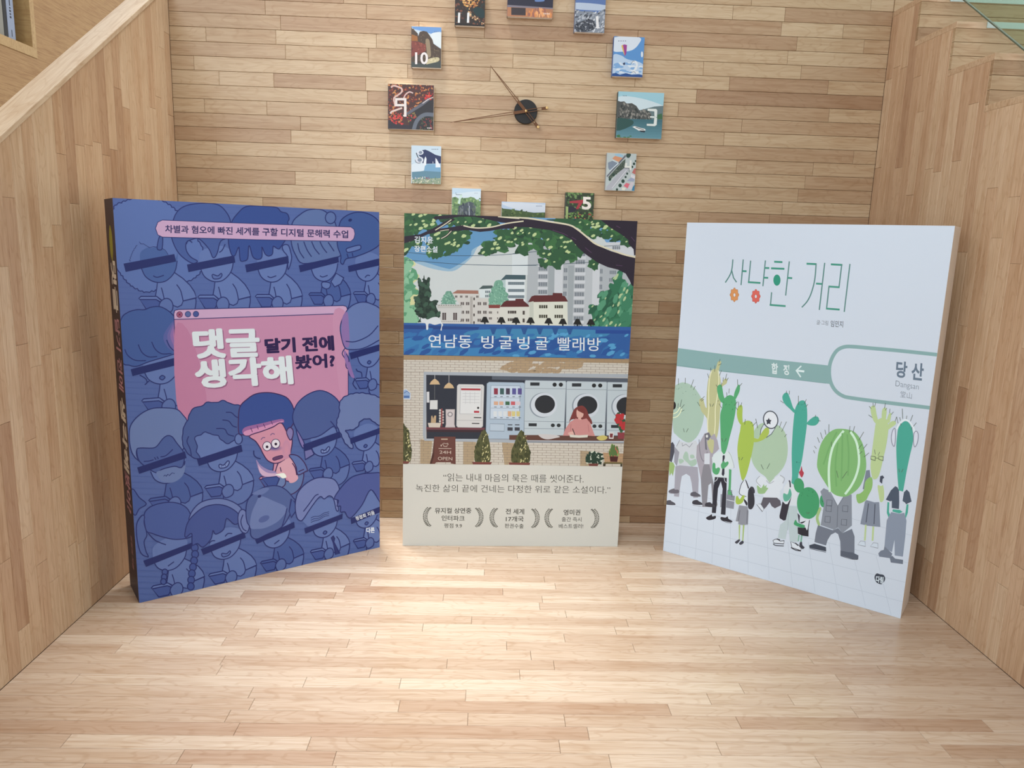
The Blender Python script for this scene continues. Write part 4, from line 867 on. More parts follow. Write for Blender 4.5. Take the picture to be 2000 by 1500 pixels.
# reader at the counter
A.poly((98, 66, 58), [(-40, 1022), (350, 1022), (1480, 1038), (1476, 1105), (200, 1090), (-40, 1085)]); A.poly((178, 182, 188), [(200, 1092), (1476, 1100), (1474, 1112), (200, 1106)]); A.line((96, 98, 104), [(200, 1112), (1474, 1128)], 1.2, 0)
A.poly((122, 58, 56), [(750, 850), (780, 760), (815, 680), (870, 640), (930, 632), (980, 680), (1010, 760), (1050, 830), (1050, 880), (980, 830), (800, 810)], 1)
A.poly((218, 172, 160), [(850, 690), (900, 670), (940, 700), (935, 770), (905, 800), (930, 830), (860, 830), (870, 795), (850, 770)], 1); A.poly((118, 54, 52), [(860, 690), (890, 655), (950, 670), (960, 740), (910, 720)], 1)
A.poly((202, 142, 140), [(670, 1030), (700, 940), (760, 850), (840, 800), (900, 820), (980, 800), (1030, 860), (1080, 1000), (1095, 1035), (1000, 1030), (750, 1030)], 0); A.line((170, 108, 110), [(775, 880), (770, 970)], .9); A.line((170, 108, 110), [(1000, 880), (1015, 980)], .9)
A.poly((220, 176, 166), [(740, 990), (800, 975), (830, 1000), (800, 1015), (745, 1015)], 1); A.poly((216, 216, 204), [(755, 1015), (880, 1025), (1002, 1018), (995, 1052), (880, 1058), (765, 1050)]); A.line((34, 34, 40), [(795, 935), (828, 1020)], 1.5, 0)
A.poly((204, 200, 200), [(345, 1015), (430, 1010), (560, 1020), (630, 1045), (570, 1062), (470, 1080), (390, 1060)], 1); A.poly((204, 190, 110), [(1115, 1060), (1150, 1035), (1210, 1025), (1260, 1050), (1230, 1085), (1160, 1092)], 1)
A.poly((220, 216, 214), [(1278, 985), (1346, 987), (1340, 1072), (1278, 1070)]); A.poly((120, 50, 56), [(1292, 1000), (1332, 1002), (1328, 1056), (1290, 1054)]); A.poly((140, 62, 70), [(1392, 985), (1490, 985), (1480, 1072), (1400, 1070)])
PTS = [(1360, 840), (1400, 740), (1450, 760), (1480, 830), (1500, 930), (1440, 975), (1400, 900)]; A.dots([(62, 104, 74), (44, 84, 60), (186, 52, 58)], PTS, 60, 3, 41, 1.5)
# plants and A-board below
A.zone(780, 700, 6.817)
A.poly((104, 64, 58), [(470, 1045), (750, 1045), (755, 1410), (690, 1400), (690, 1385), (500, 1385), (480, 1405), (415, 1405), (450, 1250)]); A.poly((74, 42, 38), [(470, 1045), (455, 1250), (412, 1405), (440, 1405), (470, 1300)])
A.line((190, 170, 150), [(562, 1078), (648, 1078)], 2.2, 0); A.line((206, 190, 176), [(528, 1200), (698, 1202)], 1.0, 0); A.poly(None, [(580, 1140), (600, 1130), (620, 1138), (650, 1132), (655, 1150), (640, 1155), (640, 1175), (595, 1172), (595, 1155), (580, 1150)], 0, (206, 190, 176), .8); A.oval((206, 190, 176), 562, 1162, 7, 14)
def bush(pts, pot, seed, cs=((92, 92, 58), (62, 66, 40)), hl=(214, 206, 150)):
    A.poly((82, 86, 54), pts, 1); A.dots(cs, pts, 70, 1.7, seed, 2.2, 80); A.dots([hl], [(p[0] * .5 + max(q[0] for q in pts) * .5 - 12, p[1]) for p in pts], 24, .8, seed + 1, 2.4, 110); A.poly((120, 66, 62), pot)
bush([(1130, 950), (1175, 1020), (1200, 1130), (1215, 1250), (1195, 1390), (1020, 1390), (1005, 1240), (1030, 1120), (1080, 1010)], [(970, 1380), (1235, 1382), (1215, 1418), (985, 1414)], 51)
bush([(50, 880), (75, 890), (130, 970), (160, 1140), (175, 1260), (150, 1380), (50, 1380)], [(40, 1370), (150, 1372), (130, 1402), (40, 1400)], 53)
A.zone(1000, 700, 6.817)
bush([(120, 955), (165, 1040), (200, 1130), (235, 1250), (215, 1395), (10, 1395), (-10, 1240), (30, 1130), (60, 1040)], [(-45, 1388), (240, 1390), (230, 1425), (-35, 1420)], 55)
PT_ = [(970, 1330), (1020, 1270), (1080, 1245), (1180, 1270), (1200, 1340), (1170, 1400), (1000, 1400)]; A.poly((70, 92, 80), PT_, 1); A.dots([(206, 214, 196), (36, 62, 50)], PT_, 70, 2.2, 61, 2.2); A.poly((112, 62, 56), [(1010, 1400), (1145, 1402), (1130, 1438), (1020, 1434)])
PT_ = [(1285, 1280), (1300, 1200), (1330, 1180), (1400, 1190), (1415, 1270), (1390, 1305), (1310, 1305)]; A.poly((120, 140, 90), PT_, 1); A.dots([(150, 176, 100), (188, 106, 88), (88, 116, 66)], PT_, 50, 2, 63, 3, 80); A.poly((74, 36, 36), [(1290, 1305), (1405, 1308), (1390, 1380), (1300, 1376)])
A.poly((104, 96, 60), [(1210, 1382), (1460, 1386), (1460, 1408), (1210, 1402)]); A.poly((60, 56, 42), [(1205, 1402), (1240, 1404), (1235, 1440), (1205, 1438)]); A.poly((60, 56, 42), [(1435, 1406), (1460, 1406), (1458, 1445), (1435, 1442)])
A.zone(780, 700, 6.817); A.poly((150, 176, 210), [(60, 430), (95, 415), (155, 470), (152, 545), (60, 545)], 0, (214, 220, 226), 1.2); A.poly((84, 116, 168), [(66, 500), (140, 500), (140, 532), (66, 532)]); A.line((84, 116, 168), [(66, 470), (110, 440), (145, 470)], 1.2, 0)
# paper coloured lower part
A.zone(0, 0, 1)
A.poly((212, 212, 204), [(770, 906.2), (1000, 908), (1225, 911.8), (1215, 1085), (770, 1085)])
A.zone(780, 900, 8.335)
def laurel(x, y, h, s):
    """curved sprig, s = +1 opens to the right"""
    P = []
    for i in range(15):
        t = i / 14; a = -1.05 + 2.1 * t; P.append((x + s * (1 - math.cos(a)) * h * .52, y + math.sin(a) / math.sin(1.05) * h / 2))
    A.line(TX, P, .9)
    for i in range(1, 14):
        (px_, py_), (qx, qy) = P[i], P[i + 1] if i < 13 else P[i]; 
        for o_ in (-1, 1): A.oval(TX, px_ + o_ * 27 - s * 0, py_ - 8 + 4 * (o_ * s > 0), 11, 11, 0, n=8); A.line(TX, [(px_, py_ + 8), (px_ + o_ * 24, py_ - 6)], .6, 0)
TX = (92, 92, 84)
A.zone(780, 900, 8.335)
for x, y, s in ((435, 915, 1), (1340, 925, -1), (1510, 930, 1)): laurel(x, y, 315, s)
A.zone(1000, 900, 8.335)
for x, y, s in ((415, 940, -1), (565, 940, 1), (1380, 945, -1)): laurel(x, y, 315, s)
A.zone(0, 0, 1)
TD = (70, 70, 64)
A.text('“읽는 내내 마음의 묵은 때를 씻어준다.', TD, (867, 924.5), (1139, 928), (867, 940), -.004)
A.text('녹진한 삶의 끝에 건네는 다정한 위로 같은 소설이다.”', TD, (814, 946), (1191, 950), (814, 960.5), -.004)
for t, x0, y0, x1, y1, h, o_ in (('뮤지컬 상연중', 851, 992, 921.5, 992, 11, .016), ('인터파크', 864, 1006.5, 908.5, 1007.5, 10.5, .014), ('평점 9.9', 869, 1022, 903.5, 1022.5, 9, .008), ('전 세계', 988, 993.5, 1024, 994, 11, .016), ('17개국', 988.5, 1008.5, 1023, 1008.5, 10.5, .016), ('판권수출', 986.5, 1022.5, 1023, 1023.5, 9, .008), ('영미권', 1100.5, 995.5, 1133, 995.5, 11, .016), ('출간 즉시', 1097, 1010, 1135.5, 1010.5, 9, .006), ('베스트셀러!', 1091.5, 1023.5, 1139, 1023.5, 9, .006)):
    A.text(t, TD, (x0, y0), (x1, y1), (x0, y0 + h), o_)
WH = (222, 228, 232)
for t, x0, x1, y0, y1 in (('연남동', 837, 920.5, 654.3, 680), ('빙굴', 939, 999, 656.5, 681.5), ('빙굴', 1008.5, 1068, 658, 683), ('빨래방', 1086.5, 1170, 659, 685)):
    if t == '빙굴':
        k = x1 - x0; A.text('빙', WH, (x0, y0), (x0 + 23.5, y0 + .2), (x0, y1), .004); A.text('굴', WH, (x0 + 34.5, y0 + .6), (x1, y0 + 1), (x0 + 34.5, y1 + .6), .004)
    else: A.text(t, WH, (x0, y0), (x1, y0 + 1.2), (x0, y1), .004)
A.text('김지윤', WH, (808.8, 464.3), (845, 465), (808.8, 477.5), .022); A.text('장편소설', WH, (808.8, 482), (853.5, 483.5), (808.8, 494.5), .022)
A.zone(780, 700, 6.817); A.text('24H', (206, 190, 176), (540, 1228), (692, 1232), (540, 1270), 0); A.text('OPEN', (206, 190, 176), (520, 1312), (710, 1316), (520, 1356), 0)
ink_object('cover_artwork', A.take(), B2, b2)

# ---- right book: cactus-headed commuters
b3, B3, S3, n3, u3, up3 = giant(2.2629, -.3424, -.659, 0, 'pale tall book display with cactus-headed commuters and a green route line')
place('board', board_mesh('board', M_FOAM), B3, b3)
A = Sheet([(1337.5, 435.2), (1860, 438.9), (1760.2, 1207.3), (1296.1, 1079.9)], BW, BH, (1.04, 1.10, 1.15))
A.poly((204, 214, 226), [(1280, 420), (1880, 420), (1780, 1230), (1280, 1100)])
PG = (186, 198, 212)
for k in range(7):       # pavement grid
    a, b = (1300, 992 + 36 * k - 72), (1800, 1090 + 50 * k - 90)
for a in ([(1318, 992), (1480, 1029), (1640, 1066), (1780, 1100)], [(1304, 1024), (1480, 1067), (1640, 1106), (1775, 1138)], [(1300, 1061), (1480, 1104), (1640, 1143), (1770, 1176)], [(1440, 963), (1560, 985), (1800, 1050)], [(1320, 962), (1420, 984)]): A.line(PG, a, .9, 0)
for a in ([(1335, 966), (1328, 1088)], [(1366, 992), (1359, 1096)], [(1395, 1010), (1392, 1104)], [(1428, 990), (1427, 1113)], [(1461, 990), (1463, 1122)], [(1497, 1000), (1504, 1134)], [(1540, 1060), (1550, 1146)], [(1580, 1060), (1594, 1158)], [(1620, 1060), (1640, 1172)], [(1662, 1060), (1692, 1184)], [(1712, 1085), (1742, 1200)]): A.line(PG, a, .9, 0)
TL_ = (134, 170, 170)
A.zone(0, 0, 1)
A.poly(TL_, [(1290, 678), (1400, 692), (1480, 700.5), (1545, 707), (1617, 714), (1618, 750), (1480, 735), (1400, 727), (1290, 714)]); A.line(TL_, [(1850, 693.5), (1760, 684.5), (1700, 679.6), (1662, 676.6), (1646, 677.5), (1633, 684), (1624, 697), (1618.5, 714), (1618, 733), (1622, 750), (1631, 764), (1644, 773), (1660, 777), (1720, 784.5), (1850, 799)], 7.2)
A.line((118, 152, 154), [(1322, 716), (1400, 725.5), (1612, 749)], .9, 0)
SP = (84, 96, 84)
def spines(pts, c=SP, w_=1.0):
    for a, b in pts: A.line(c, [a, b], w_, 0)
def face(x, y, k=1):
    A.line(SP, [(x - 40 * k, y - 40 * k), (x - 22 * k, y + 30 * k)], 1.0, 0); A.line(SP, [(x + 50 * k, y - 40 * k), (x + 15 * k, y + 30 * k)], 1.0, 0)
LG = (166, 192, 176)
A.zone(1290, 780, 9.375)
# back row: round pale cactus at the left
A.poly(LG, [(205, -60), (230, -200), (330, -270), (420, -285), (560, -230), (660, -120), (760, 60), (790, 260), (760, 480), (680, 680), (580, 790), (500, 820), (400, 780), (280, 680), (220, 560)], 1)
A.dots([(120, 146, 130)], [(250, -200), (600, -200), (650, -60), (250, -60)], 12, .6, 71, 1.2)
spines([((310, -360), (312, -240)), ((438, -370), (434, -260)), ((590, -340), (540, -190)), ((620, -220), (590, -150)), ((220, -260), (232, -160))]); face(450, 600)
A.poly((200, 206, 212), [(330, 790), (480, 830), (640, 780), (680, 860), (660, 1000), (640, 1250), (320, 1240), (290, 1000), (270, 900)]); A.line((120, 128, 140), [(390, 830), (395, 885), (460, 850), (525, 905), (580, 830)], .9, 0); A.line((120, 128, 140), [(345, 775), (290, 890)], .9, 0)
A.poly(LG, [(460, 985), (500, 1020), (520, 1130), (560, 1150), (640, 1120), (660, 1210), (570, 1260), (500, 1200), (410, 1110), (430, 1020)], 1); A.poly(LG, [(540, 1050), (600, 1045), (620, 1100), (550, 1110)], 1); A.poly(LG, [(330, 1130), (400, 1130), (425, 1170), (350, 1210)], 1)
A.poly((160, 160, 172), [(270, 1260), (350, 1240), (680, 1270), (700, 1500), (690, 1830), (605, 1835), (570, 1560), (540, 1440), (470, 1395), (390, 1440), (370, 1560), (340, 1820), (250, 1810)])
A.poly((74, 76, 88), [(165, 850), (215, 810), (250, 870), (250, 1000), (200, 1190), (160, 1160)]); A.poly((150, 152, 164), [(255, 900), (340, 1000), (300, 1260), (245, 1180)]); A.poly((152, 182, 118), [(160, 1180), (230, 1190), (260, 1260), (225, 1440), (200, 1380), (165, 1440), (150, 1300)], 0)
A.poly((84, 86, 98), [(130, -60), (175, -80), (200, 0), (190, 60), (130, 100)]); A.oval((30, 30, 34), 225, 140, 45, 75)
for a in ([(215, 295), (290, 260), (350, 160)], [(215, 365), (290, 345), (350, 270), (375, 190)]): A.line((230, 234, 196), a, 1.6)
spines([((375, 30), (345, 170)), ((310, 100), (305, 190)), ((425, 120), (360, 200)), ((425, 220), (370, 250))])
# tall pale yellow cactus
A.zone(1300, 640, 9.375)
YC = (186, 188, 142)
A.poly(YC, [(745, 1560), (735, 1300), (760, 1000), (800, 850), (850, 775), (900, 770), (940, 640), (1000, 640), (970, 740), (960, 830), (990, 960), (1000, 1070), (1060, 960), (1110, 960), (1100, 1040), (1020, 1110), (1000, 1300), (990, 1500), (960, 1900), (900, 2120), (830, 2110), (760, 1900)], 1)
A.poly(YC, [(600, 1360), (670, 1320), (720, 1480), (800, 1520), (790, 1720), (700, 1620), (640, 1540)], 1)
for a in ([(830, 800), (790, 950), (775, 1200), (780, 1500), (760, 1800), (780, 2080)], [(945, 800), (960, 1000), (930, 1300), (900, 1500), (900, 1800), (880, 2060)]): A.line((226, 226, 192), a, 1.6)
spines([((980, 590), (960, 655)), ((1005, 675), (950, 705)), ((885, 710), (882, 825)), ((808, 750), (815, 825)), ((750, 860), (778, 945)), ((1005, 800), (972, 895)), ((1105, 860), (1075, 980)), ((1040, 930), (1035, 1005)), ((1135, 935), (1100, 990)), ((570, 1385), (615, 1460)), ((700, 1280), (620, 1355)), ((640, 1370), (690, 1330))])
A.zone(1290, 780, 9.375); face(925, 130, .8)
A.poly((164, 160, 170), [(660, 880), (720, 800), (800, 650), (880, 625), (920, 700), (980, 650), (1040, 780), (1070, 930), (1020, 985), (960, 1040), (920, 1500), (740, 1500), (700, 1300), (650, 1100)]); A.poly((108, 110, 120), [(800, 660), (880, 630), (915, 700), (880, 770), (830, 760), (850, 960), (815, 940)]); A.oval((222, 224, 222), 845, 700, 20, 28); A.line((108, 110, 120), [(700, 760), (720, 1000), (780, 1160), (840, 1060), (850, 980)], 1.1)
A.poly((206, 212, 220), [(800, 1020), (900, 1010), (900, 1215), (800, 1215)]); A.poly(YC, [(850, 800), (880, 770), (900, 730), (925, 760), (960, 760), (975, 820), (960, 980), (930, 1010), (880, 920)], 1)
A.poly((134, 134, 142), [(800, 1215), (890, 1215), (960, 1500), (1050, 1960), (975, 2100), (930, 1560), (880, 1600), (850, 2000), (770, 2000), (740, 1500), (780, 1260)], 0)
# green tie-wearing cactus
A.zone(1290, 780, 9.375)
GG = (84, 164, 112)
A.poly(GG, [(1130, 60), (1180, -20), (1260, -60), (1340, -20), (1375, 80), (1360, 260), (1320, 480), (1260, 720), (1210, 930), (1160, 1030), (1110, 960), (1090, 560), (1085, 300), (1120, 160)], 1)
A.poly(GG, [(1130, 90), (1060, 10), (1020, -180), (1060, -250), (1110, -230), (1140, -60), (1170, 40)], 1); A.poly(GG, [(1330, 20), (1340, -100), (1400, -240), (1440, -235), (1430, -120), (1350, 40)], 1)
spines([((1000, -250), (1035, -200)), ((1108, -290), (1095, -210)), ((1395, -350), (1400, -240)), ((1480, -280), (1430, -220)), ((1245, -180), (1240, -90)), ((1200, -110), (1205, -30)), ((1400, 60), (1340, 130)), ((1060, 100), (1110, 180)), ((1040, 60), (1050, 40))]); face(1155, 770, .9); A.dots([(44, 104, 70)], [(1140, 20), (1340, 20), (1330, 220), (1120, 220)], 10, .6, 73, 1.2)
A.poly((210, 222, 224), [(940, 1090), (1010, 1000), (1110, 970), (1160, 1040), (1210, 970), (1290, 1010), (1340, 1170), (1350, 1270), (1250, 1290), (1240, 1480), (960, 1480), (990, 1240), (950, 1190)]); A.line((150, 160, 170), [(1240, 980), (1290, 1060), (1345, 1240), (1340, 1280)], .9)
A.poly((50, 52, 66), [(1135, 1060), (1150, 1045), (1175, 1050), (1175, 1100), (1150, 1170), (1172, 1300), (1172, 1390), (1150, 1435), (1120, 1400), (1130, 1300), (1135, 1110)])
A.poly(GG, [(955, 1200), (1000, 1200), (1010, 1290), (1060, 1270), (1090, 1300), (1060, 1390), (1000, 1400), (950, 1340)], 1); A.poly(GG, [(1105, 1220), (1160, 1150), (1180, 1180), (1230, 1160), (1245, 1200), (1200, 1260), (1130, 1300)], 1); A.poly(GG, [(1255, 1300), (1300, 1310), (1290, 1700), (1330, 1780), (1235, 1780), (1250, 1600)])
A.zone(1280, 920, 9.375)
A.poly((44, 46, 58), [(1090, 135), (1310, 150), (1305, 400), (1290, 830), (1205, 820), (1235, 350), (1200, 215), (1150, 350), (1115, 800), (1040, 795), (1060, 400)])
A.line((200, 206, 214), [(1145, 145), (1125, 190), (1085, 220)], 1.1); A.line((200, 206, 214), [(1260, 150), (1275, 210), (1305, 240)], 1.1)
def shoe(c, pts, sole=None): A.poly(c, pts, 1); 
shoe((44, 44, 54), [(940, 880), (1010, 840), (1040, 820), (1050, 860), (1110, 850), (1105, 900), (1000, 930), (945, 910)]); shoe((44, 44, 54), [(1210, 870), (1290, 880), (1330, 855), (1345, 900), (1415, 940), (1400, 965), (1300, 950), (1210, 920)]); A.line((60, 60, 70), [(1215, 925), (1310, 965), (1400, 978)], 1.0)
A.poly((134, 138, 150), [(1200, 450), (1225, 450), (1215, 690), (1195, 690)]); A.poly((134, 138, 150), [(1310, 450), (1460, 480), (1440, 720), (1300, 695)]); A.line((206, 212, 218), [(1310, 550), (1455, 580)], 1.4, 0); A.line((90, 94, 106), [(1320, 450), (1330, 380), (1400, 380), (1405, 500)], 1.1, 0)
for x, y, c in ((340, 410, (104, 102, 112)), (740, 470, (90, 90, 100)), (775, 620, (60, 60, 70)), (1010, 660, (60, 60, 70)), (280, 630, (84, 84, 94))): A.poly(c, [(x - 85, y - 40), (x - 10, y - 60), (x + 20, y - 40), (x + 80, y - 5), (x + 80, y + 30), (x - 80, y + 20)] if x > 500 or x == 280 else [(x - 85, y - 20), (x, y - 55), (x + 20, y - 35), (x + 85, y - 30), (x + 80, y + 30), (x - 80, y + 25)], 1)
A.line((150, 150, 160), [(690, 655), (850, 680)], .9); A.line((150, 150, 160), [(260, 445), (420, 452)], .9)
# pale round cactus with placard, yellow-green child, teal cactus
A.zone(1460, 780, 9.375)
A.poly((170, 196, 170), [(60, 1040), (60, 800), (90, 650), (160, 520), (260, 450), (400, 440), (560, 490), (680, 620), (730, 850), (720, 1080), (660, 1250), (560, 1380), (490, 1450), (490, 1560), (350, 1560), (340, 1450), (200, 1340), (100, 1200)], 1)
spines([((145, 380), (180, 545)), ((615, 420), (575, 530)), ((705, 420), (618, 605)), ((708, 650), (670, 700)), ((245, 1210), (290, 1300)), ((405, 1190), (355, 1290))])
A.poly((206, 216, 224), [(225, 670), (240, 560), (290, 470), (500, 540), (430, 650), (340, 715)], 0, (84, 92, 104), 1.5); A.oval((222, 228, 234), 415, 388, 130, 160, -12, (78, 86, 98), 2.2, n=36)
A.poly((54, 60, 74), [(380, 350), (398, 388), (432, 396), (410, 425), (412, 472), (380, 455), (345, 478), (345, 425), (328, 394), (362, 388)])
A.poly((168, 190, 88), [(90, 720), (190, 740), (230, 660), (320, 540), (380, 550), (385, 640), (330, 720), (230, 780), (110, 800)], 1)
A.zone(1290, 780, 9.375)
YG = (164, 190, 84)
A.poly(YG, [(1470, 480), (1540, 420), (1620, 410), (1690, 470), (1705, 640), (1700, 840), (1650, 1100), (1580, 1380), (1520, 1500), (1480, 1460), (1430, 1200), (1405, 950), (1420, 760), (1450, 600)], 1); A.poly(YG, [(1480, 500), (1420, 420), (1390, 290), (1400, 180), (1450, 120), (1490, 150), (1490, 330), (1500, 480)], 1)
spines([((1417, 60), (1420, 165)), ((1478, 75), (1455, 160)), ((1370, 165), (1405, 215)), ((1545, 380), (1535, 480)), ((1665, 430), (1650, 460)), ((1750, 430), (1675, 510)), ((1735, 370), (1775, 540))]); face(1465, 1110, .8)
A.zone(1280, 920, 9.375)
A.poly((216, 224, 232), [(1540, 440), (1570, 300), (1620, 195), (1670, 200), (1700, 320), (1690, 480), (1700, 660), (1540, 660)]); A.line((60, 64, 76), [(1620, 190), (1570, 280), (1545, 440), (1670, 490)], 1.2); A.poly((56, 58, 70), [(1640, 170), (1670, 200), (1720, 330), (1700, 350), (1665, 240)])
A.poly((50, 52, 62), [(1700, 420), (1730, 330), (1780, 350), (1815, 480), (1820, 620), (1780, 710), (1730, 720), (1700, 660)], 1); A.poly((60, 62, 72), [(1740, 320), (1790, 310), (1825, 380), (1810, 430)], 1); A.poly((50, 52, 62), [(1625, 530), (1690, 600), (1680, 660), (1635, 590)], 1)
A.poly(YG, [(1480, 500), (1510, 480), (1550, 540), (1600, 470), (1640, 480), (1600, 600), (1520, 635), (1475, 600)], 1)
A.poly((140, 144, 154), [(1540, 650), (1690, 670), (1715, 760), (1705, 1005), (1600, 1015), (1525, 1000), (1530, 950), (1480, 945), (1510, 780)]); A.line((90, 94, 106), [(1555, 740), (1530, 940)], 1.1, 0); A.line((90, 94, 106), [(1690, 740), (1685, 990)], 1.1, 0)
A.poly((164, 188, 118), [(1535, 1010), (1565, 1010), (1555, 1280), (1540, 1280)]); A.poly((164, 188, 118), [(1610, 1010), (1642, 1010), (1622, 1300), (1602, 1300)]); shoe((60, 62, 74), [(1475, 1320), (1545, 1275), (1560, 1300), (1510, 1355), (1475, 1345)]); shoe((60, 62, 74), [(1550, 1340), (1610, 1300), (1630, 1340), (1580, 1375), (1550, 1365)])
A.zone(1460, 780, 9.375)
TC = (72, 166, 148)
A.poly(TC, [(850, 250), (880, 130), (930, 50), (1000, 25), (1050, 60), (1080, 200), (1080, 450), (1040, 800), (990, 1150), (930, 1400), (900, 1700), (800, 1700), (815, 1400), (805, 1000), (820, 600)], 1); A.poly(TC, [(850, 260), (760, 180), (660, 80), (625, -30), (660, -100), (720, -110), (770, 0), (820, 150), (870, 220)], 1); A.poly(TC, [(1075, 450), (1140, 370), (1230, 315), (1290, 340), (1300, 410), (1240, 480), (1140, 485)], 1)
A.dots([(52, 132, 118)], [(870, 80), (1060, 80), (1040, 260), (870, 260)], 12, .6, 75, 1.2)
spines([((590, 35), (655, 80)), ((920, -60), (920, 110)), ((1065, 5), (1025, 95)), ((1095, 95), (1055, 145)), ((1238, 290), (1228, 340)), ((1330, 400), (1280, 398)), ((700, -150), (700, -90)), ((755, -150), (750, -80))]); A.oval((50, 120, 110), 900, 1160, 12, 14); A.oval((50, 120, 110), 942, 1168, 7, 9)
A.zone(1450, 920, 9.375)
A.poly((214, 222, 230), [(250, 200), (330, 100), (440, 150), (500, 240), (570, 160), (680, 80), (770, 140), (740, 320), (690, 380), (700, 520), (390, 510), (390, 440), (300, 400)]); A.line((160, 170, 180), [(320, 110), (255, 200), (340, 300)], 1.3); A.line((170, 178, 188), [(690, 90), (770, 150), (740, 240)], 2.0); A.line((170, 178, 188), [(440, 190), (500, 245), (580, 200)], 1.4)
A.poly((150, 186, 134), [(275, 280), (340, 330), (370, 300), (395, 260), (410, 300), (445, 270), (440, 320), (475, 330), (430, 400), (400, 430), (300, 430), (275, 360)], 1)
A.poly((92, 90, 100), [(385, 500), (640, 505), (700, 560), (715, 640), (600, 700), (540, 660), (505, 590), (440, 680), (400, 720), (340, 640)]); A.poly((214, 222, 230), [(265, 630), (340, 620), (400, 710), (375, 765)], 0, (110, 116, 128), 1.0)
A.poly((212, 220, 226), [(760, 320), (840, 190), (880, 220), (1000, 300), (1010, 640), (870, 640), (760, 620)]); A.poly((96, 172, 150), [(760, 420), (830, 440), (870, 330), (905, 450), (850, 550), (780, 570), (750, 500)], 1); A.poly((50, 48, 60), [(740, 570), (790, 620), (830, 620), (905, 480), (860, 640), (810, 910), (765, 925), (690, 880), (685, 840)]); A.line((54, 54, 66), [(850, 190), (870, 210), (880, 310)], 2.6)
A.poly((184, 200, 204), [(860, 650), (1010, 660), (1020, 900), (1030, 1310), (880, 1310), (850, 1000), (800, 1270), (660, 1240), (700, 1000), (800, 920)]); A.line((160, 178, 184), [(850, 760), (840, 1100)], 1.0)
for pts, so in (([(570, 1290), (620, 1265), (660, 1270), (700, 1300), (775, 1290), (770, 1350), (590, 1340)], [(575, 1350), (620, 1380), (770, 1388)]), ([(895, 1310), (960, 1330), (1040, 1370), (1090, 1430), (1080, 1470), (920, 1420)], [(900, 1415), (980, 1460), (1085, 1478)])): A.poly((216, 224, 232), pts, 0, (54, 56, 66), 1.2); A.line((54, 56, 66), so, 1.6)
A.line((50, 52, 62), [(640, 1260), (700, 1280)], 2.2); A.line((50, 52, 62), [(980, 1330), (1030, 1380)], 2.2)
DG = (66, 154, 106)
A.oval(DG, 1210, 597, 206, 292, n=40); A.oval(DG, 1037, 275, 95, 136, -8); A.oval(DG, 1485, 550, 66, 122); A.poly((176, 62, 78), [(1035, 40), (1060, 0), (1080, -80), (1100, 0), (1125, 50), (1085, 130)], 1)
A.dots([(36, 110, 70)], [(1090, 330), (1330, 330), (1360, 500), (1060, 460)], 14, .6, 77, 1.2); A.dots([(36, 110, 70)], [(1450, 470), (1510, 470), (1510, 640), (1450, 640)], 8, .6, 78, 1.2); face(1205, 780, .5)
A.poly((160, 190, 130), [(1410, 680), (1350, 860), (1390, 1000), (1430, 990), (1400, 860), (1450, 700)], 1)
A.poly((214, 220, 228), [(1060, 860), (1230, 890), (1210, 1040), (1180, 1090), (1060, 1000)]); A.poly((50, 50, 62), [(1015, 780), (1060, 830), (1050, 960), (1130, 960), (1170, 920), (1100, 975), (1040, 960)], 0); A.line((54, 54, 66), [(1235, 910), (1210, 1080)], 1.4, 0); A.poly(DG, [(960, 940), (985, 905), (1020, 960), (1140, 1000), (1150, 1030), (1110, 1055), (960, 1000)], 1); A.poly((44, 42, 52), [(1020, 1040), (1120, 1055), (1160, 1040), (1190, 1100), (1220, 1040), (1220, 1210), (1100, 1195), (1025, 1160)]); A.poly((120, 174, 152), [(1035, 1180), (1060, 1185), (1045, 1300), (1025, 1300)]); A.poly((120, 174, 152), [(1080, 1190), (1110, 1195), (1095, 1320), (1070, 1320)]); A.poly((56, 58, 70), [(1065, 1320), (1100, 1310), (1110, 1370), (1150, 1410), (1110, 1440), (1060, 1380)], 1)
# big green melon cactus in waistcoat
A.poly((134, 142, 154), [(1430, 380), (1490, 320), (1580, 360), (1750, 650), (1870, 450), (2000, 430), (2010, 1000), (1840, 1140), (1760, 1040), (1680, 1080), (1480, 1010), (1440, 1000), (1500, 600)]); A.poly((212, 220, 232), [(1600, 370), (1860, 420), (1750, 640)])
A.line((96, 102, 114), [(1600, 370), (1750, 650), (1740, 1030)], 1.0, 0); A.line((96, 102, 114), [(1870, 450), (1755, 640)], 1.0, 0)
for x, y in ((1600, 590), (1590, 690), (1570, 890), (1890, 690), (1870, 940)): A.poly(None, [(x - 50, y - 55), (x + 45, y - 50), (x + 40, y + 60), (x - 55, y + 50)], 0, (92, 98, 110), 1.0)
A.poly((112, 120, 134), [(1390, 1000), (1660, 1090), (1760, 1050), (1840, 1140), (2010, 1060), (2060, 1200), (2060, 1560), (1870, 1530), (1810, 1500), (1800, 1290), (1760, 1160), (1710, 1130), (1630, 1170), (1570, 1270), (1540, 1370), (1330, 1310), (1350, 1150)])
A.poly((62, 70, 84), [(1235, 1370), (1330, 1340), (1540, 1400), (1545, 1480), (1240, 1420)]); A.line((62, 70, 84), [(1245, 1432), (1540, 1495)], 1.0, 0)
A.zone(1560, 1040, 7.143); A.poly((88, 96, 110), [(590, 255), (690, 275), (755, 280), (840, 320), (838, 375), (760, 372), (590, 325)]); A.line((70, 76, 88), [(592, 330), (740, 372), (830, 378)], 1.0)
A.zone(1640, 780, 9.375)
A.poly((128, 182, 116), [(0, 540), (150, 555), (280, 610), (400, 780), (460, 1000), (480, 1240), (430, 1460), (330, 1640), (150, 1770), (0, 1780), (-130, 1720), (-250, 1560), (-400, 1300), (-410, 1100), (-360, 850), (-250, 660), (-120, 560)], 1)
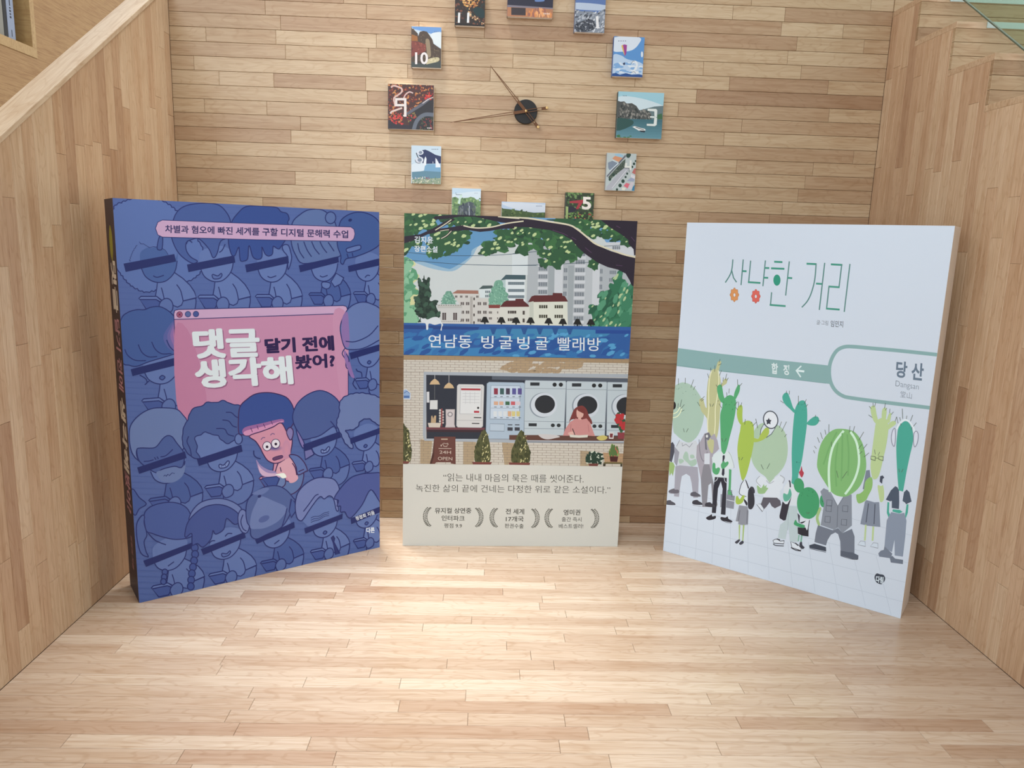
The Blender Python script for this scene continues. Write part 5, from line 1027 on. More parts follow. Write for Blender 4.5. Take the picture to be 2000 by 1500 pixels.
for a, w_ in (([(65, 575), (-60, 740), (-140, 900), (-190, 1150), (-200, 1400), (-180, 1700)], 4.5), ([(190, 595), (290, 760), (340, 980), (345, 1200), (290, 1420), (200, 1600), (100, 1740)], 4.5)): A.line((206, 236, 212), a, w_)
for a in ([(-60, 600), (-200, 900), (-300, 1200)], [(40, 620), (40, 1000), (30, 1500)], [(130, 640), (160, 1000), (150, 1400)], [(-40, 800), (-80, 1200), (-60, 1600)]): A.line((116, 172, 107), a, 3.0)
spines([((-205, 460), (-205, 625)), ((-280, 560), (-260, 650)), ((-360, 610), (-320, 730)), ((-415, 700), (-375, 800)), ((-470, 860), (-430, 910)), ((-485, 940), (-460, 995)), ((180, 490), (165, 620)), ((265, 490), (232, 610)), ((430, 595), (340, 750)), ((495, 815), (425, 905)), ((530, 975), (440, 1055)), ((400, 820), (340, 900)), ((405, 950), (355, 1000)), ((-160, 780), (-150, 870)), ((-60, 1310), (-30, 1440)), ((135, 1320), (45, 1450))])
# pale yellow-green cactus with glasses and teal one with headphones
YP = (184, 206, 150)
A.poly((120, 130, 146), [(480, 1300), (545, 1290), (560, 1420), (500, 1540), (470, 1660), (420, 1640)])
A.poly(YP, [(650, 430), (700, 360), (780, 330), (850, 370), (880, 500), (870, 640), (840, 850), (790, 1080), (740, 1300), (690, 1430), (620, 1460), (580, 1380), (560, 1200), (590, 900), (620, 650)], 1); A.poly(YP, [(550, 160), (590, 110), (635, 130), (665, 280), (690, 400), (640, 430), (580, 320)], 1); A.poly(YP, [(765, 190), (810, 140), (845, 190), (825, 360), (760, 340)], 1); A.poly(YP, [(880, 270), (920, 240), (930, 280), (900, 420), (850, 390)], 1); A.poly(YP, [(880, 450), (950, 390), (1010, 400), (1010, 450), (930, 510), (880, 540)], 1)
spines([((525, 120), (565, 170)), ((595, 60), (600, 140)), ((645, 50), (625, 130)), ((515, 280), (585, 330)), ((822, 60), (805, 160)), ((850, 150), (820, 195)), ((905, 165), (898, 245)), ((970, 220), (925, 275)), ((1000, 400), (1028, 310)), ((1028, 310), (1055, 430)), ((630, 915), (645, 1005)), ((725, 960), (695, 1025))], (96, 108, 100))
for x in (605, 750): A.poly(None, [(x - 40, 1035), (x + 40, 1045), (x + 38, 1115), (x - 40, 1095)], 0, (96, 112, 84), 1.3)
A.line((96, 112, 84), [(645, 1070), (710, 1072)], 1.2, 0)
A.poly(TC, [(1040, 650), (1060, 520), (1120, 430), (1190, 390), (1260, 430), (1320, 560), (1330, 760), (1280, 1000), (1220, 1300), (1170, 1600), (1120, 1850), (1090, 1780), (1060, 1500), (1035, 1150), (1025, 850)], 1); A.line((226, 236, 244), [(1030, 540), (1080, 440), (1180, 365), (1270, 410), (1340, 520), (1345, 600)], 2.8)
A.poly((214, 220, 232), [(960, 560), (1000, 530), (1010, 700), (990, 850), (950, 800), (935, 680)], 1, (130, 134, 152), 1.4); A.poly((214, 220, 232), [(1345, 620), (1390, 570), (1425, 640), (1410, 780), (1365, 860), (1340, 780)], 1, (130, 134, 152), 1.4)
spines([((1130, 160), (1140, 345)), ((1085, 320), (1098, 380)), ((1215, 290), (1205, 350)), ((1322, 275), (1280, 390)), ((1390, 415), (1335, 485)), ((1310, 500), (1300, 545)), ((1105, 430), (1105, 470))]); face(1110, 1300, .9)
A.zone(1620, 920, 9.375)
A.poly((206, 216, 228), [(800, 150), (920, 180), (990, 260), (1040, 400), (1000, 560), (680, 540), (760, 350)]); A.poly((140, 186, 110), [(650, 200), (720, 120), (780, 130), (780, 300), (710, 450), (660, 540), (530, 590), (490, 440), (560, 410), (630, 340)], 1); A.poly(YP, [(880, 260), (940, 270), (980, 260), (1000, 400), (990, 530), (930, 560), (900, 420)], 1); A.poly((66, 74, 90), [(925, 90), (970, 75), (1000, 115), (970, 140), (960, 230), (915, 190)])
A.poly((130, 140, 156), [(680, 530), (820, 570), (910, 565), (935, 1020), (700, 1000), (570, 970), (650, 560)]); 
for a in ([(715, 590), (675, 940)], [(835, 600), (820, 970)]): A.line((70, 78, 94), a, 1.6, 0)
A.poly(YP, [(655, 980), (685, 985), (670, 1270), (640, 1270)]); A.poly(YP, [(790, 1010), (825, 1015), (810, 1275), (780, 1275)])
for x, y in ((600, 1330), (830, 1360)): A.poly((204, 216, 228), [(x - 75, y + 20), (x - 20, y - 50), (x + 60, y - 40), (x + 65, y + 50)], 0, (140, 150, 164), 1.0)
A.poly((74, 86, 104), [(1030, 520), (1120, 350), (1200, 270), (1240, 290), (1285, 380), (1270, 690), (1140, 670), (1140, 540), (1110, 550)]); A.poly((74, 86, 104), [(1335, 540), (1360, 380), (1410, 330), (1460, 380), (1500, 550), (1400, 600), (1380, 570)]); A.poly((206, 214, 228), [(1270, 350), (1350, 370), (1330, 560), (1370, 700), (1280, 690)])
A.poly(TC, [(1060, 560), (1095, 570), (1090, 740), (1120, 820), (1090, 870), (1050, 760)]); A.poly(TC, [(1410, 600), (1445, 600), (1435, 750), (1390, 880), (1385, 780)]); A.poly(TC, [(1160, 695), (1290, 705), (1340, 740), (1280, 770), (1150, 735)])
A.poly((136, 148, 166), [(1130, 745), (1280, 775), (1370, 755), (1410, 900), (1390, 1200), (1350, 1560), (1200, 1540), (1195, 1250), (1150, 1480), (1010, 1400), (1050, 900)])
A.zone(1560, 1040, 7.143)
A.poly((116, 126, 142), [(1200, 190), (1310, 290), (1290, 355), (1130, 335), (1115, 290), (1150, 250), (1190, 240)]); A.poly((108, 118, 134), [(1275, 350), (1310, 320), (1350, 360), (1460, 375), (1458, 435), (1290, 415)])
A.poly((58, 66, 80), [(1065, 620), (1095, 570), (1140, 580), (1190, 590), (1215, 640), (1190, 700), (1150, 720), (1090, 690)], 1)
# hand drawn title letters: plain strokes
TG = (64, 146, 126); TG2 = (84, 132, 128)
A.zone(1310, 420, 6.25)
for c, w_, pts in ((TG2, 2.3, [(735, 545), (725, 660), (700, 740), (645, 830)]), (TG2, 2.3, [(722, 680), (745, 770), (783, 825)]), (TG2, 2.3, [(862, 545), (838, 860)]), (TG, 3.6, [(858, 688), (904, 690)]), (TG2, 2.3, [(953, 558), (930, 832)]), (TG, 3.6, [(922, 823), (1075, 832)]), (TG2, 2.3, [(1133, 555), (1105, 872)]), (TG, 3.6, [(1130, 647), (1181, 649)]), (TG, 3.6, [(1118, 767), (1169, 769)]), (TG, 3.8, [(1240, 570), (1341, 575)]), (TG, 3.8, [(1203, 651), (1366, 657)]), (TG2, 2.3, [(1425, 565), (1384, 985)]), (TG, 3.6, [(1405, 767), (1462, 771)]), (TG2, 2.3, [(1212, 945), (1200, 1105)]), (TG, 3.6, [(1190, 1100), (1385, 1114)]), (TG, 3.8, [(1635, 592), (1757, 597)]), (TG2, 2.4, [(1752, 590), (1738, 780), (1700, 940), (1650, 1050), (1582, 1128)]), (TG2, 2.4, [(1857, 580), (1796, 1158)]), (TG, 3.6, [(1753, 835), (1825, 839)])):
    A.line(c, pts, w_, 1 if len(pts) > 3 else 0)
A.oval((42, 146, 120), 1276, 796, 44, 69)
A.zone(1580, 420, 6.25)
for c, w_, pts in ((TG, 3.8, [(245, 598), (385, 605)]), (TG2, 2.4, [(377, 600), (346, 880)]), (TG, 3.6, [(218, 870), (354, 878)]), (TG2, 2.4, [(224, 868), (196, 1150)]), (TG, 3.6, [(190, 1140), (356, 1152)]), (TG2, 2.4, [(477, 592), (412, 1180)])): A.line(c, pts, w_, 0)
A.zone(1310, 420, 6.25)
for cx, cy, c, d in ((758, 980, (212, 146, 88), (176, 108, 70)), (1020, 996, (214, 100, 88), (180, 70, 66))):
    A.poly(c, [(cx + math.cos(t) * (50 + 5 * math.cos(8 * t)), cy + math.sin(t) * (78 + 9 * math.cos(8 * t))) for t in [i * math.pi / 24 for i in range(48)]], 0, d, .7); A.oval((214, 218, 222), cx, cy + 2, 15, 24, 0, d, .7)
A.zone(1580, 420, 6.25)
GY = (92, 100, 112)
A.text('글·그림', GY, (78, 1280), (218, 1290), (76, 1336), 0); A.text('임민지', (60, 68, 80), (250, 1284), (402, 1294), (246, 1362), .006)
A.zone(1480, 640, 9.375)
A.text('합', (214, 226, 226), (236, 648), (354, 662), (232, 850), .03); A.text('정', (214, 226, 226), (452, 678), (560, 690), (448, 868), .03)
A.line((214, 230, 230), [(690, 790), (835, 806)], 4.0, 0); A.line((214, 230, 230), [(780, 705), (690, 790), (772, 912)], 2.6, 0)
A.zone(1640, 640, 8.333)
A.text('당', (100, 118, 136), (905, 530), (1085, 548), (890, 800), .03); A.text('산', (100, 118, 136), (1155, 552), (1352, 572), (1140, 835), .03); A.text('Dangsan', (104, 118, 134), (895, 852), (1270, 905), (890, 975), -.012); A.text('堂山', (104, 118, 134), (975, 1020), (1160, 1048), (968, 1124), -.008)
A.zone(1560, 1040, 7.143); A.text('다림', (220, 232, 240), (1088, 600), (1192, 618), (1084, 694), .03)
ink_object('cover_artwork', A.take(), B3, b3)

# ---------------------------------------------------------------- wall clock made of a dial boss, two hands and twelve photo books
CX, CZ = 1.577, 1.949
M_BLACK = plain('matt_black', lin((16, 17, 20)), .6); M_BRONZE = plain('dark_bronze', lin((92, 62, 42)), .35, .7); M_BRASS = plain('brass', lin((190, 160, 110)), .3, .9)
def lathe(name, prof, mat, n=40):
    V = []; F = []
    for r, h in prof: V += [(r * math.cos(2 * math.pi * i / n), -h, r * math.sin(2 * math.pi * i / n)) for i in range(n)]
    for k in range(len(prof) - 1):
        for i in range(n): j = (i + 1) % n; F.append((k * n + i, (k + 1) * n + i, (k + 1) * n + j, k * n + j))
    F.append(list(range((len(prof) - 1) * n, len(prof) * n))[::-1]); F.append(list(range(n)))
    me = mesh_from(name, V, F, mat)
    bm = bmesh.new(); bm.from_mesh(me); bmesh.ops.recalc_face_normals(bm, faces=bm.faces[:]); bm.to_mesh(me); bm.free(); return me
ck = empty('wall_clock', (CX, 0, CZ)); tag(ck, 'round black wall clock centre with two slim bronze hands amid the photo books', 'clock')
def ckpart(name, me, parent=None):
    o = D.objects.new(name, me); C.objects.link(o); o.parent = parent or ck; return o
ckpart('boss', lathe('boss', [(.0525, 0), (.0525, .018), (.051, .020), (.02, .0205)], M_BLACK))
ckpart('spindle', lathe('spindle', [(.005, .0206), (.005, .036), (.003, .0375)], M_BRASS, 20))
def hand(name, tip, tail, y, wd):
    L = math.hypot(*tip); dx, dz = tip[0] / L, tip[1] / L; Lt = math.hypot(*tail)
    def P(a, b): return (dx * a - dz * b, dz * a + dx * b)
    out = bmesh.new()
    def bar_(poly, t=.0022):
        v0 = [out.verts.new((P(*p)[0], -y, P(*p)[1])) for p in poly]; v1 = [out.verts.new((P(*p)[0], -y - t, P(*p)[1])) for p in poly]; n = len(poly)
        out.faces.new(v0); out.faces.new(v1[::-1])
        for i in range(n): out.faces.new((v0[i - 1], v0[i], v1[i], v1[i - 1]))
    w2 = wd / 2; e = .0026
    for s_ in (1, -1):        # two thin rails that meet at the tip
        bar_([(.055, s_ * w2), (.055, s_ * (w2 - e * 1.2)), (L * .72, s_ * .0003), (L * .72, s_ * .0032)])
    bar_([(L * .72, -.0032), (L, -.001), (L, .001), (L * .72, .0032)])
    bar_([(-.008, -w2), (.056, -w2), (.056, w2), (-.008, w2)])
    for s_ in (1, -1): bar_([(-.008, s_ * w2), (-.008, s_ * (w2 - e)), (-Lt + .022, s_ * (w2 - e)), (-Lt + .022, s_ * w2)])
    bar_([(-Lt + .024, -w2), (-Lt + .024, w2), (-Lt, w2), (-Lt - .004, 0), (-Lt, -w2)])
    bmesh.ops.recalc_face_normals(out, faces=out.faces[:])
    me = D.meshes.new(name); out.to_mesh(me); out.free(); me.materials.append(M_BRONZE); h = ckpart(name, me)
    q = P(-Lt, 0); me = lathe('counterweight', [(.0062, .0), (.0062, .006), (.005, .0066), (.002, .0067)], M_BRASS, 24); c = D.objects.new('counterweight', me); C.objects.link(c); c.parent = h; c.location = (q[0], -y - .0005, q[1]); return h
hand('hour_hand', (1.413 - CX, 2.136 - CZ), (1.636 - CX, 1.884 - CZ), .024, .013)
hand('minute_hand', (1.241 - CX, 1.889 - CZ), (1.671 - CX, 1.966 - CZ), .029, .013)
FY = -.032
M_BLOCK = plain('white_book_block', lin((240, 234, 228)), .7)
def pbook(x0, z1, x1, z0, label, art, edge=(60, 60, 66)):
    r = empty('photo_book', ((x0 + x1) / 2, 0, (z0 + z1) / 2)); tag(r, label, 'book', 'photo books that stand for the clock numerals')
    PI_ = Matrix.Translation(-r.location)
    q = box('page_block', x0 + .001, x1 - .0005, FY + .0031, -.0002, z0 + .002, z1 - .002, M_BLOCK, None, .0005); q.parent = r; q.matrix_parent_inverse = PI_
    q = box('cover_board', x0, x1, FY, FY + .003, z0, z1, M_BLOCK, None, .0006); q.parent = r; q.matrix_parent_inverse = PI_
    q = box('spine', x0 - .0012, x0 + .0009, FY + .0006, -.0002, z0, z1, plain('spine_cloth', lin(edge), .5), None, .0004); q.parent = r; q.matrix_parent_inverse = PI_
    S = Sheet([proj((x0, FY, z1)), proj((x1, FY, z1)), proj((x1, FY, z0)), proj((x0, FY, z0))], x1 - x0, z1 - z0, GC)
    art(S); Bm = rot((1, 0, 0), (0, 0, 1), (0, -1, 0)); Bm.translation = Vector((x0, FY, z0))
    ink_object('cover_photo', S.take(), Bm, r); return r
GC = (1, 1, 1)
def fillS(S, c, grow=40):
    S.zone(0, 0, 1); S.poly(c, [S.Hi(-.01, S.h + .01), S.Hi(S.w + .01, S.h + .01), S.Hi(S.w + .01, -.01), S.Hi(-.01, -.01)])
WHT = (222, 218, 220)
def a10(S):
    fillS(S, (190, 206, 220)); S.zone(790, 40, 15)
    S.poly((106, 150, 206), [(180, 180), (1100, 180), (1100, 330), (800, 400), (600, 330), (300, 260)]); S.poly((210, 222, 228), [(760, 420), (900, 350), (1100, 380), (1100, 800), (800, 600)], 1)
    R1 = [(180, 230), (260, 250), (390, 380), (400, 460), (450, 330), (560, 305), (660, 330), (740, 440), (820, 560), (850, 680), (960, 760), (1080, 840), (1100, 1400), (180, 1400)]
    S.poly((78, 66, 58), R1); S.dots([(112, 96, 78), (52, 46, 46), (96, 84, 72)], R1, 70, .9, 1, 2); S.poly((150, 100, 58), [(180, 400), (260, 420), (380, 470), (390, 600), (180, 600)]); S.poly((124, 66, 60), [(180, 600), (400, 620), (560, 680), (640, 720), (620, 900), (180, 1080)]); S.dots([(152, 90, 74), (96, 52, 52)], [(180, 600), (640, 660), (620, 960), (200, 1080)], 40, .8, 2, 2)
    S.poly((142, 128, 106), [(620, 560), (720, 560), (760, 800), (770, 1050), (680, 1060), (640, 800)], 1); S.poly((190, 182, 150), [(700, 1130), (980, 1080), (1000, 1190), (700, 1320), (640, 1260)], 1); S.dots([(150, 140, 108), (220, 210, 180)], [(700, 1130), (980, 1080), (1000, 1190), (700, 1320)], 24, .6, 3, 1.6); S.poly((66, 74, 74), [(180, 1200), (640, 1290), (1100, 1180), (1100, 1400), (180, 1400)], 0)
    S.text('10', WHT, (310, 930), (690, 930), (310, 1285), .02); S.text('...', (60, 80, 130), (875, 318), (1000, 318), (875, 336), 0)
def a9(S):
    fillS(S, (72, 48, 48)); S.zone(750, 150, 12.5)
    A1 = [(110, 150), (1220, 150), (1220, 700), (700, 900), (110, 1300)]
    S.dots([(150, 74, 52), (176, 110, 66), (120, 52, 46), (190, 132, 84), (96, 44, 44)], A1, 330, 1.3, 5, 1.5); S.dots([(178, 44, 52), (200, 70, 66)], [(150, 880), (450, 900), (460, 1160), (180, 1180)], 40, 1.4, 6, 1.4); S.dots([(196, 58, 58)], [(1050, 400), (1190, 380), (1190, 540), (950, 660)], 24, 1.3, 7, 1.4)
    S.poly((48, 46, 56), [(110, 1050), (300, 1160), (700, 1200), (800, 1340), (110, 1340)], 1); S.poly((44, 44, 50), [(900, 620), (1210, 560), (1210, 1330), (640, 1330), (600, 1000)], 0); S.dots([(96, 100, 72), (60, 64, 50), (130, 52, 60)], [(900, 1000), (1200, 1000), (1200, 1300), (860, 1300)], 60, 1.0, 8, 1.5); S.dots([(150, 80, 60), (176, 60, 66), (120, 110, 70)], [(560, 950), (760, 860), (820, 960), (600, 1100)], 30, 1.2, 9, 1.4)
    S.line((92, 96, 110), [(560, 910), (760, 780), (920, 680), (1100, 540)], 5.5); S.line((96, 104, 118), [(720, 1320), (780, 1120), (880, 990), (1020, 920), (1210, 930)], 7.5); S.line((200, 190, 190), [(940, 650), (1010, 600), (1100, 540), (1200, 505)], 1.6)
    S.line((206, 176, 170), [(170, 260), (230, 220), (330, 240), (430, 290), (430, 370), (350, 440), (260, 500), (240, 560), (260, 640), (270, 720)], 3.2); S.line((206, 182, 180), [(480, 520), (530, 430), (620, 370), (710, 400)], 2.4); S.line((206, 188, 182), [(440, 760), (330, 800), (190, 850), (160, 900)], 3.6)
    for pts in ([(270, 520), (545, 520), (545, 575), (270, 575)], [(270, 520), (325, 520), (325, 720), (270, 720)], [(270, 665), (545, 665), (545, 722), (270, 722)], [(488, 520), (548, 520), (552, 975), (488, 975)]): S.poly((218, 212, 212), pts)
    S.poly((218, 212, 212), [(465, 930), (550, 930), (550, 975), (480, 975)]); S.text('...', WHT, (1050, 1240), (1160, 1240), (1050, 1262), .03)
def a8(S):
    fillS(S, (186, 206, 222)); S.zone(790, 275, 15.79)
    S.poly((158, 186, 206), [(220, 700), (1140, 700), (1140, 1000), (220, 980)]); S.poly((40, 52, 92), [(420, 420), (500, 300), (640, 270), (760, 320), (950, 430), (1130, 480), (1130, 700), (560, 710), (540, 560)], 0); S.poly((200, 214, 226), [(230, 720), (600, 700), (640, 850), (540, 930), (230, 960)], 1); S.poly((112, 156, 190), [(640, 720), (1130, 720), (1130, 960), (600, 940)], 0); S.poly((92, 130, 150), [(230, 960), (640, 930), (1130, 960), (1130, 1200), (230, 1200)])
    for pts in ([(580, 720), (620, 540), (650, 480), (680, 560), (665, 760), (600, 760)], [(960, 820), (955, 530), (990, 560), (1060, 690), (1100, 740), (1110, 820)], [(868, 695), (878, 620), (890, 695)]): S.poly((214, 222, 232), pts)
    S.poly((134, 150, 130), [(230, 1180), (1130, 1150), (1130, 1340), (230, 1340)]); S.dots([(196, 192, 200), (200, 200, 176), (96, 128, 112)], [(230, 1080), (1130, 1100), (1130, 1320), (230, 1310)], 70, .9, 12, 1.3); S.dots([(150, 60, 90)], [(660, 1120), (780, 1120), (780, 1190), (660, 1190)], 6, .8, 13, 1.2)
    for cy, ry, rx in ((360, 75, 105), (590, 100, 125)): S.oval((200, 208, 222), 480 - (20 if cy > 400 else -5), cy, rx, ry); S.oval((120, 134, 156), 490 - (20 if cy > 400 else -5), cy, rx * .52, ry * .62)
    S.line((30, 36, 56), [(365, 370), (395, 460), (430, 530)], 1.6); S.line((40, 46, 66), [(325, 590), (360, 660), (430, 690), (500, 680)], 1.0); S.text('....', (50, 60, 90), (835, 250), (1040, 250), (835, 270), .01)
def a7(S):
    fillS(S, (176, 200, 220)); S.zone(870, 360, 21.43)
    S.poly((196, 212, 224), [(280, 420), (1480, 300), (1480, 620), (280, 560)], 1)
    F1 = [(260, 560), (420, 520), (560, 600), (700, 580), (960, 560), (1050, 520), (1200, 560), (1350, 680), (1480, 700), (1500, 4000), (260, 4000)]
    S.poly((104, 136, 96), F1); S.dots([(70, 104, 70), (140, 168, 112), (88, 120, 84)], [(260, 560), (1480, 600), (1480, 1500), (260, 1500)], 110, 1.4, 15, 1.6); R1 = [(560, 900), (800, 800), (1000, 720), (1180, 780), (1260, 950), (1240, 1500), (480, 1500)]
    S.poly((70, 80, 92), R1); S.dots([(44, 50, 70), (112, 122, 128), (90, 104, 96)], R1, 60, 1.2, 16, 2.6, 85); S.line((186, 196, 210), [(1000, 900), (990, 1100), (1010, 1400)], 1.2)
    S.line((70, 96, 116), [(430, 340), (440, 430), (690, 435)], .8, 0); S.poly((186, 212, 204), [(620, 440), (720, 440), (640, 620), (620, 830), (510, 800), (560, 600)]); S.text('...', (60, 76, 110), (1210, 360), (1350, 360), (1210, 378), .01)
def a6(S):
    fillS(S, (172, 192, 218)); S.zone(970, 380, 10); S.poly((198, 208, 222), [(100, 160), (940, 200), (940, 340), (500, 320)], 1)
    F1 = [(80, 240), (130, 275), (250, 285), (400, 310), (560, 330), (720, 355), (950, 350), (960, 4000), (80, 4000)]; S.poly((66, 88, 52), F1); S.dots([(50, 72, 44), (92, 114, 66), (74, 96, 64)], [(100, 270), (940, 360), (940, 700), (100, 700)], 110, 1.6, 18, 1.6); S.text('.....', (60, 74, 110), (770, 218), (885, 218), (770, 232), .01)
def a5(S):
    fillS(S, (48, 62, 44)); S.zone(970, 380, 10); S.dots([(72, 104, 60), (36, 48, 38), (104, 136, 84)], [(1345, -60), (1910, -60), (1910, 600), (1345, 600)], 130, 1.7, 20, 1.5); S.poly((156, 52, 64), [(1420, 130), (1700, 100), (1690, 140), (1600, 280), (1540, 290), (1600, 170), (1430, 165)]); S.dots([(150, 60, 60), (120, 170, 80), (190, 120, 90), (84, 130, 60)], [(1420, 380), (1900, 300), (1900, 700), (1400, 700)], 90, 1.2, 21, 1.4); S.poly((36, 34, 52), [(1400, 240), (1480, 230), (1560, 290), (1500, 340), (1400, 340)], 1); S.poly((150, 172, 112), [(1350, 230), (1400, 240), (1390, 500), (1350, 520)]); S.text('5', (226, 220, 216), (1670, 40), (1850, 50), (1665, 290), .03)
def a4(S):
    fillS(S, (176, 188, 190)); S.zone(1170, 290, 16.67)
    S.poly((168, 172, 182), [(240, 1250), (800, 620), (980, 640), (900, 800), (420, 1350), (240, 1350)]); S.line((210, 214, 220), [(420, 1290), (900, 700)], 1.0, 0); S.poly((96, 100, 112), [(240, 900), (860, 200), (880, 260), (270, 930)]); S.poly((70, 84, 76), [(300, 930), (760, 420), (860, 340), (840, 620), (460, 920), (340, 1060)]); S.dots([(44, 62, 52), (104, 116, 104)], [(320, 950), (800, 400), (840, 560), (380, 1040)], 40, .8, 24, 1.3)
    S.poly((200, 142, 108), [(430, 330), (520, 240), (770, 310), (640, 440)]); S.poly((146, 184, 206), [(500, 180), (680, 170), (790, 230), (770, 300), (540, 240)]); S.poly((120, 134, 152), [(290, 460), (440, 400), (620, 480), (360, 720), (300, 640)]); S.line((200, 214, 222), [(440, 380), (630, 480), (350, 730)], 1.4, 0)
    S.poly((206, 104, 122), [(800, 1220), (880, 1120), (1000, 1150), (930, 1300)]); S.poly((206, 206, 214), [(1040, 830), (1180, 900), (1160, 990), (1030, 930)]); S.poly((196, 190, 200), [(1040, 1090), (1130, 1110), (1040, 1350), (950, 1300)]); S.poly((176, 104, 100), [(1150, 640), (1200, 650), (1180, 850), (1070, 790)]); S.poly((50, 120, 160), [(1100, 1250), (1160, 1180), (1160, 1380), (1060, 1370)]); S.poly((214, 216, 206), [(750, 1260), (870, 1290), (830, 1370), (740, 1350)]); S.poly((150, 158, 184), [(900, 1060), (1040, 950), (1160, 1000), (1130, 1080)])
    for x, y, r in ((685, 1205, 55), (780, 1065, 55), (865, 930, 34), (915, 820, 34), (585, 1335, 36), (1140, 500, 40), (1190, 410, 30), (1080, 600, 36), (950, 230, 70), (1000, 210, 40), (470, 860, 44), (350, 1010, 40)): S.oval((38, 66, 58), x, y, r, r * 1.15)
    for pts in ([(850, 470), (920, 470), (900, 620), (830, 620)], [(830, 570), (1060, 575), (1060, 635), (830, 630)], [(1000, 380), (1060, 385), (1050, 700), (990, 700)]): S.poly((214, 218, 214), pts)
    S.line((60, 64, 76), [(820, 635), (975, 640), (980, 780)], .9, 0)
def a3(S):
    fillS(S, (150, 196, 212)); S.zone(1190, 60, 6.817)
    S.poly((196, 216, 226), [(120, 880), (420, 900), (720, 1000), (720, 1060), (100, 1060)], 1); S.poly((96, 118, 124), [(400, 1060), (600, 1010), (720, 1000), (720, 1200), (400, 1200)]); R1 = [(110, 930), (150, 945), (200, 940), (230, 970), (300, 965), (360, 1000), (400, 1060), (520, 1060), (560, 1120), (560, 1190), (100, 1200)]
    S.poly((74, 78, 78), R1); S.dots([(108, 108, 104), (46, 54, 54), (130, 130, 126)], R1, 90, 1.6, 27, 1.6, 80); S.poly((58, 102, 70), [(640, 1120), (700, 1100), (710, 1180), (640, 1180)])
    S.grad([(95, 1170), (710, 1185), (700, 1450), (90, 1450)], 1, 8, lambda u, v: (56 + 40 * v, 100 + 44 * v, 112 + 48 * v)); S.poly((40, 78, 76), [(95, 1170), (300, 1190), (300, 1260), (100, 1330)], 1); S.dots([(60, 110, 70)], [(100, 1390), (300, 1400), (300, 1440), (100, 1440)], 10, 1.8, 28, 2, 0)
    S.poly((216, 220, 220), [(305, 1280), (340, 1270), (400, 1290), (470, 1305), (485, 1320), (470, 1350), (400, 1335)]); S.poly((40, 48, 60), [(395, 1328), (480, 1330), (470, 1355), (420, 1348)]); S.line((60, 60, 70), [(350, 1285), (460, 1320)], 1.2, 0)
    for pts in ([(510, 1038), (625, 1040), (640, 1060), (635, 1150), (600, 1160), (598, 1075), (510, 1068)], [(545, 1135), (610, 1140), (615, 1165), (540, 1158)], [(600, 1150), (638, 1160), (632, 1255), (605, 1272), (498, 1266), (498, 1238), (590, 1240)]): S.poly((214, 222, 222), pts, 0, (120, 140, 140), .5)
    S.text('...', (50, 70, 96), (180, 862), (232, 862), (180, 871), .01)
def a2(S):
    fillS(S, (86, 142, 202)); S.zone(1190, 60, 6.817)
    S.poly((206, 218, 232), [(60, 90), (400, 90), (390, 180), (300, 260), (150, 280), (50, 260)], 1); S.poly((176, 200, 226), [(50, 330), (160, 330), (240, 380), (440, 440), (440, 600), (50, 590)], 1); S.dots([(210, 222, 234), (120, 164, 212)], [(50, 420), (440, 420), (440, 570), (50, 570)], 40, 2.2, 30, 2.4, 0); S.poly((30, 74, 140), [(40, 570), (90, 562), (140, 585), (220, 565), (300, 585), (400, 580), (440, 590), (440, 640), (40, 640)])
    S.poly((150, 62, 140), [(165, 195), (200, 182), (236, 190), (228, 300), (210, 335), (200, 330)]); S.poly((206, 176, 96), [(160, 200), (180, 186), (195, 260), (206, 330), (190, 300)]); S.poly((30, 40, 80), [(180, 435), (205, 420), (212, 450), (190, 458)]); S.oval((214, 222, 230), 435, 315, 14, 40)
    S.text('2', (216, 224, 232), (295, 395), (395, 398), (290, 570), .02); S.line((60, 80, 110), [(298, 440), (310, 410), (340, 405)], .8); S.line((60, 80, 110), [(290, 560), (330, 545), (350, 570)], .8); S.text('....', (50, 70, 110), (118, 132), (225, 132), (118, 141), .01)
def a1(S):
    fillS(S, (88, 116, 170)); S.zone(860, 0, 5.882)
    S.poly((176, 192, 214), [(1530, 30), (1900, 60), (1900, 120), (1530, 100)], 1); M1 = [(1530, 100), (1620, 130), (1740, 130), (1800, 150), (1890, 100), (1890, 380), (1530, 380)]; S.poly((128, 138, 152), M1); S.dots([(200, 206, 214), (70, 76, 88), (168, 176, 188)], M1, 110, 1.5, 33, 2.2, -50); S.poly((66, 72, 84), [(1540, 290), (1700, 220), (1780, 260), (1760, 340), (1600, 370)], 1); S.dots([(150, 156, 166), (40, 46, 56)], [(1540, 290), (1700, 220), (1780, 260), (1760, 340), (1600, 370)], 40, 1.1, 34, 2)
    S.poly((222, 224, 228), [(1785, 190), (1815, 180), (1822, 310), (1840, 325), (1775, 322), (1792, 308)])
def a12(S):
    fillS(S, (40, 42, 60)); S.zone(860, 0, 5.882)
    S.poly((120, 116, 128), [(760, 55), (1300, 90), (1300, 110), (760, 80)]); S.poly((170, 120, 90), [(760, 80), (1300, 105), (1300, 230), (760, 220)]); S.poly((56, 50, 56), [(815, 85), (980, 92), (980, 178), (815, 172)]); S.dots([(206, 136, 84), (150, 100, 90), (220, 160, 110)], [(990, 110), (1280, 110), (1280, 190), (990, 180)], 40, 1.6, 36, 3, 90); S.poly((96, 126, 180), [(1090, 0), (1180, -10), (1190, 15), (1100, 20)], 1); S.text('....', (220, 200, 190), (1185, 148), (1255, 150), (1185, 166), .02)
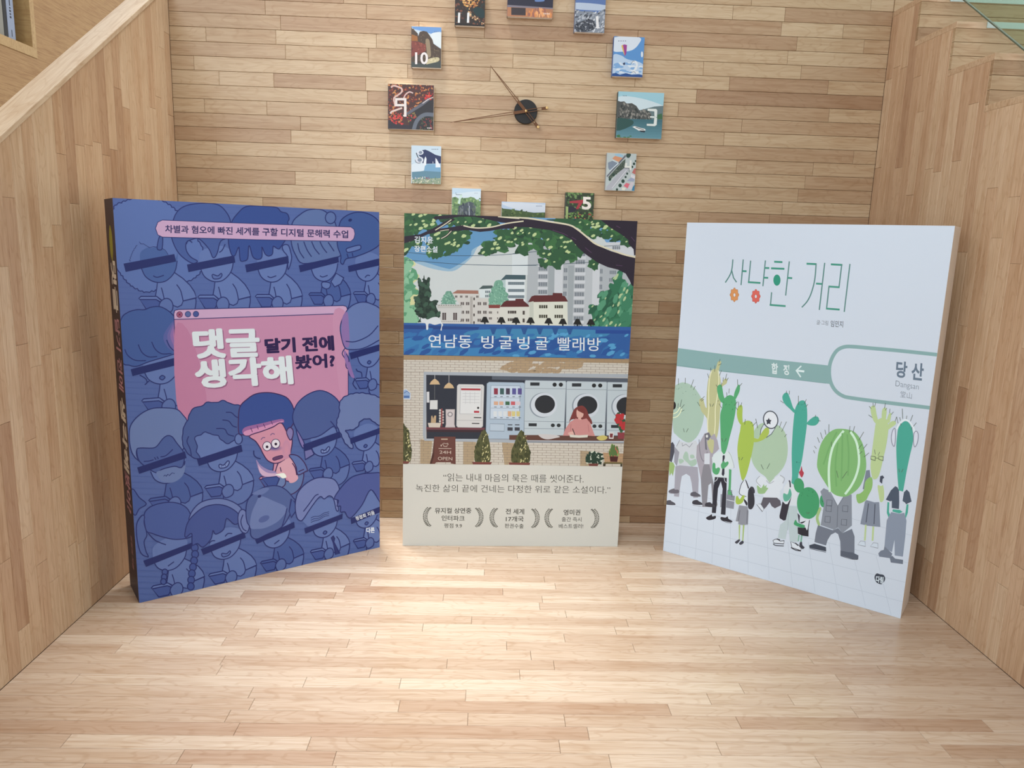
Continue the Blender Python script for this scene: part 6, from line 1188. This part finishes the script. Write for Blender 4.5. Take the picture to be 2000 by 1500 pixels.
def a11(S):
    fillS(S, (48, 40, 38)); S.zone(860, 0, 5.882)
    S.dots([(84, 56, 46), (40, 52, 52), (110, 70, 56)], [(170, -60), (510, -60), (510, 300), (170, 290)], 90, 1.7, 38, 1.5); S.dots([(190, 140, 80), (214, 170, 110), (160, 104, 66)], [(230, -60), (450, -60), (440, 60), (340, 110), (260, 60)], 70, 1.6, 39, 1.4); S.poly((30, 52, 56), [(370, 110), (430, 80), (500, 120), (500, 200), (430, 190)], 1); S.dots([(206, 180, 140), (150, 110, 84)], [(320, 110), (400, 180), (500, 270), (480, 290), (330, 180)], 26, 1.2, 40, 1.6); S.poly((30, 28, 30), [(170, 262), (505, 290), (505, 305), (170, 298)]); S.text('11', (216, 220, 224), (205, 145), (335, 145), (200, 262), .01)
pbook(1.064, 2.285, 1.194, 2.116, 'small photo book marked 10 showing a rocky peak and red woods', a10)
pbook(.962, 2.043, 1.164, 1.852, 'square photo book marked 9 showing red autumn leaves and dark pipes', a9, (50, 30, 34))
pbook(1.067, 1.784, 1.200, 1.618, 'small photo book marked 8 showing white sails before a dark blue headland', a8, (190, 200, 208))
pbook(1.253, 1.604, 1.384, 1.436, 'small photo book showing green trees and grey cliffs, partly behind the middle display', a7, (180, 190, 196))
pbook(1.481, 1.551, 1.681, 1.357, 'wide photo book of a wooded ridge, lowest of the clock ring', a6, (190, 196, 204))
pbook(1.773, 1.602, 1.904, 1.434, 'small photo book marked 5 showing dark foliage and red and green flowers', a5)
pbook(1.953, 1.782, 2.087, 1.617, 'small photo book showing a town street from the air, lower right of the clock', a4, (150, 150, 150))
pbook(1.989, 2.048, 2.195, 1.850, 'square photo book marked 3 showing a white boat on a teal lake', a3, (60, 80, 84))
pbook(1.957, 2.278, 2.092, 2.111, 'small photo book marked 2 showing a paraglider in a blue cloudy sky', a2, (80, 110, 170))
pbook(1.779, 2.460, 1.911, 2.289, 'small photo book marked 1 showing a snowy forested mountain', a1, (110, 120, 150))
pbook(1.481, 2.536, 1.680, 2.342, 'wide photo book of a lit building at night, topmost of the clock ring', a12, (120, 96, 100))
pbook(1.253, 2.466, 1.383, 2.296, 'small photo book marked 11 showing a golden tree among dark woods', a11)
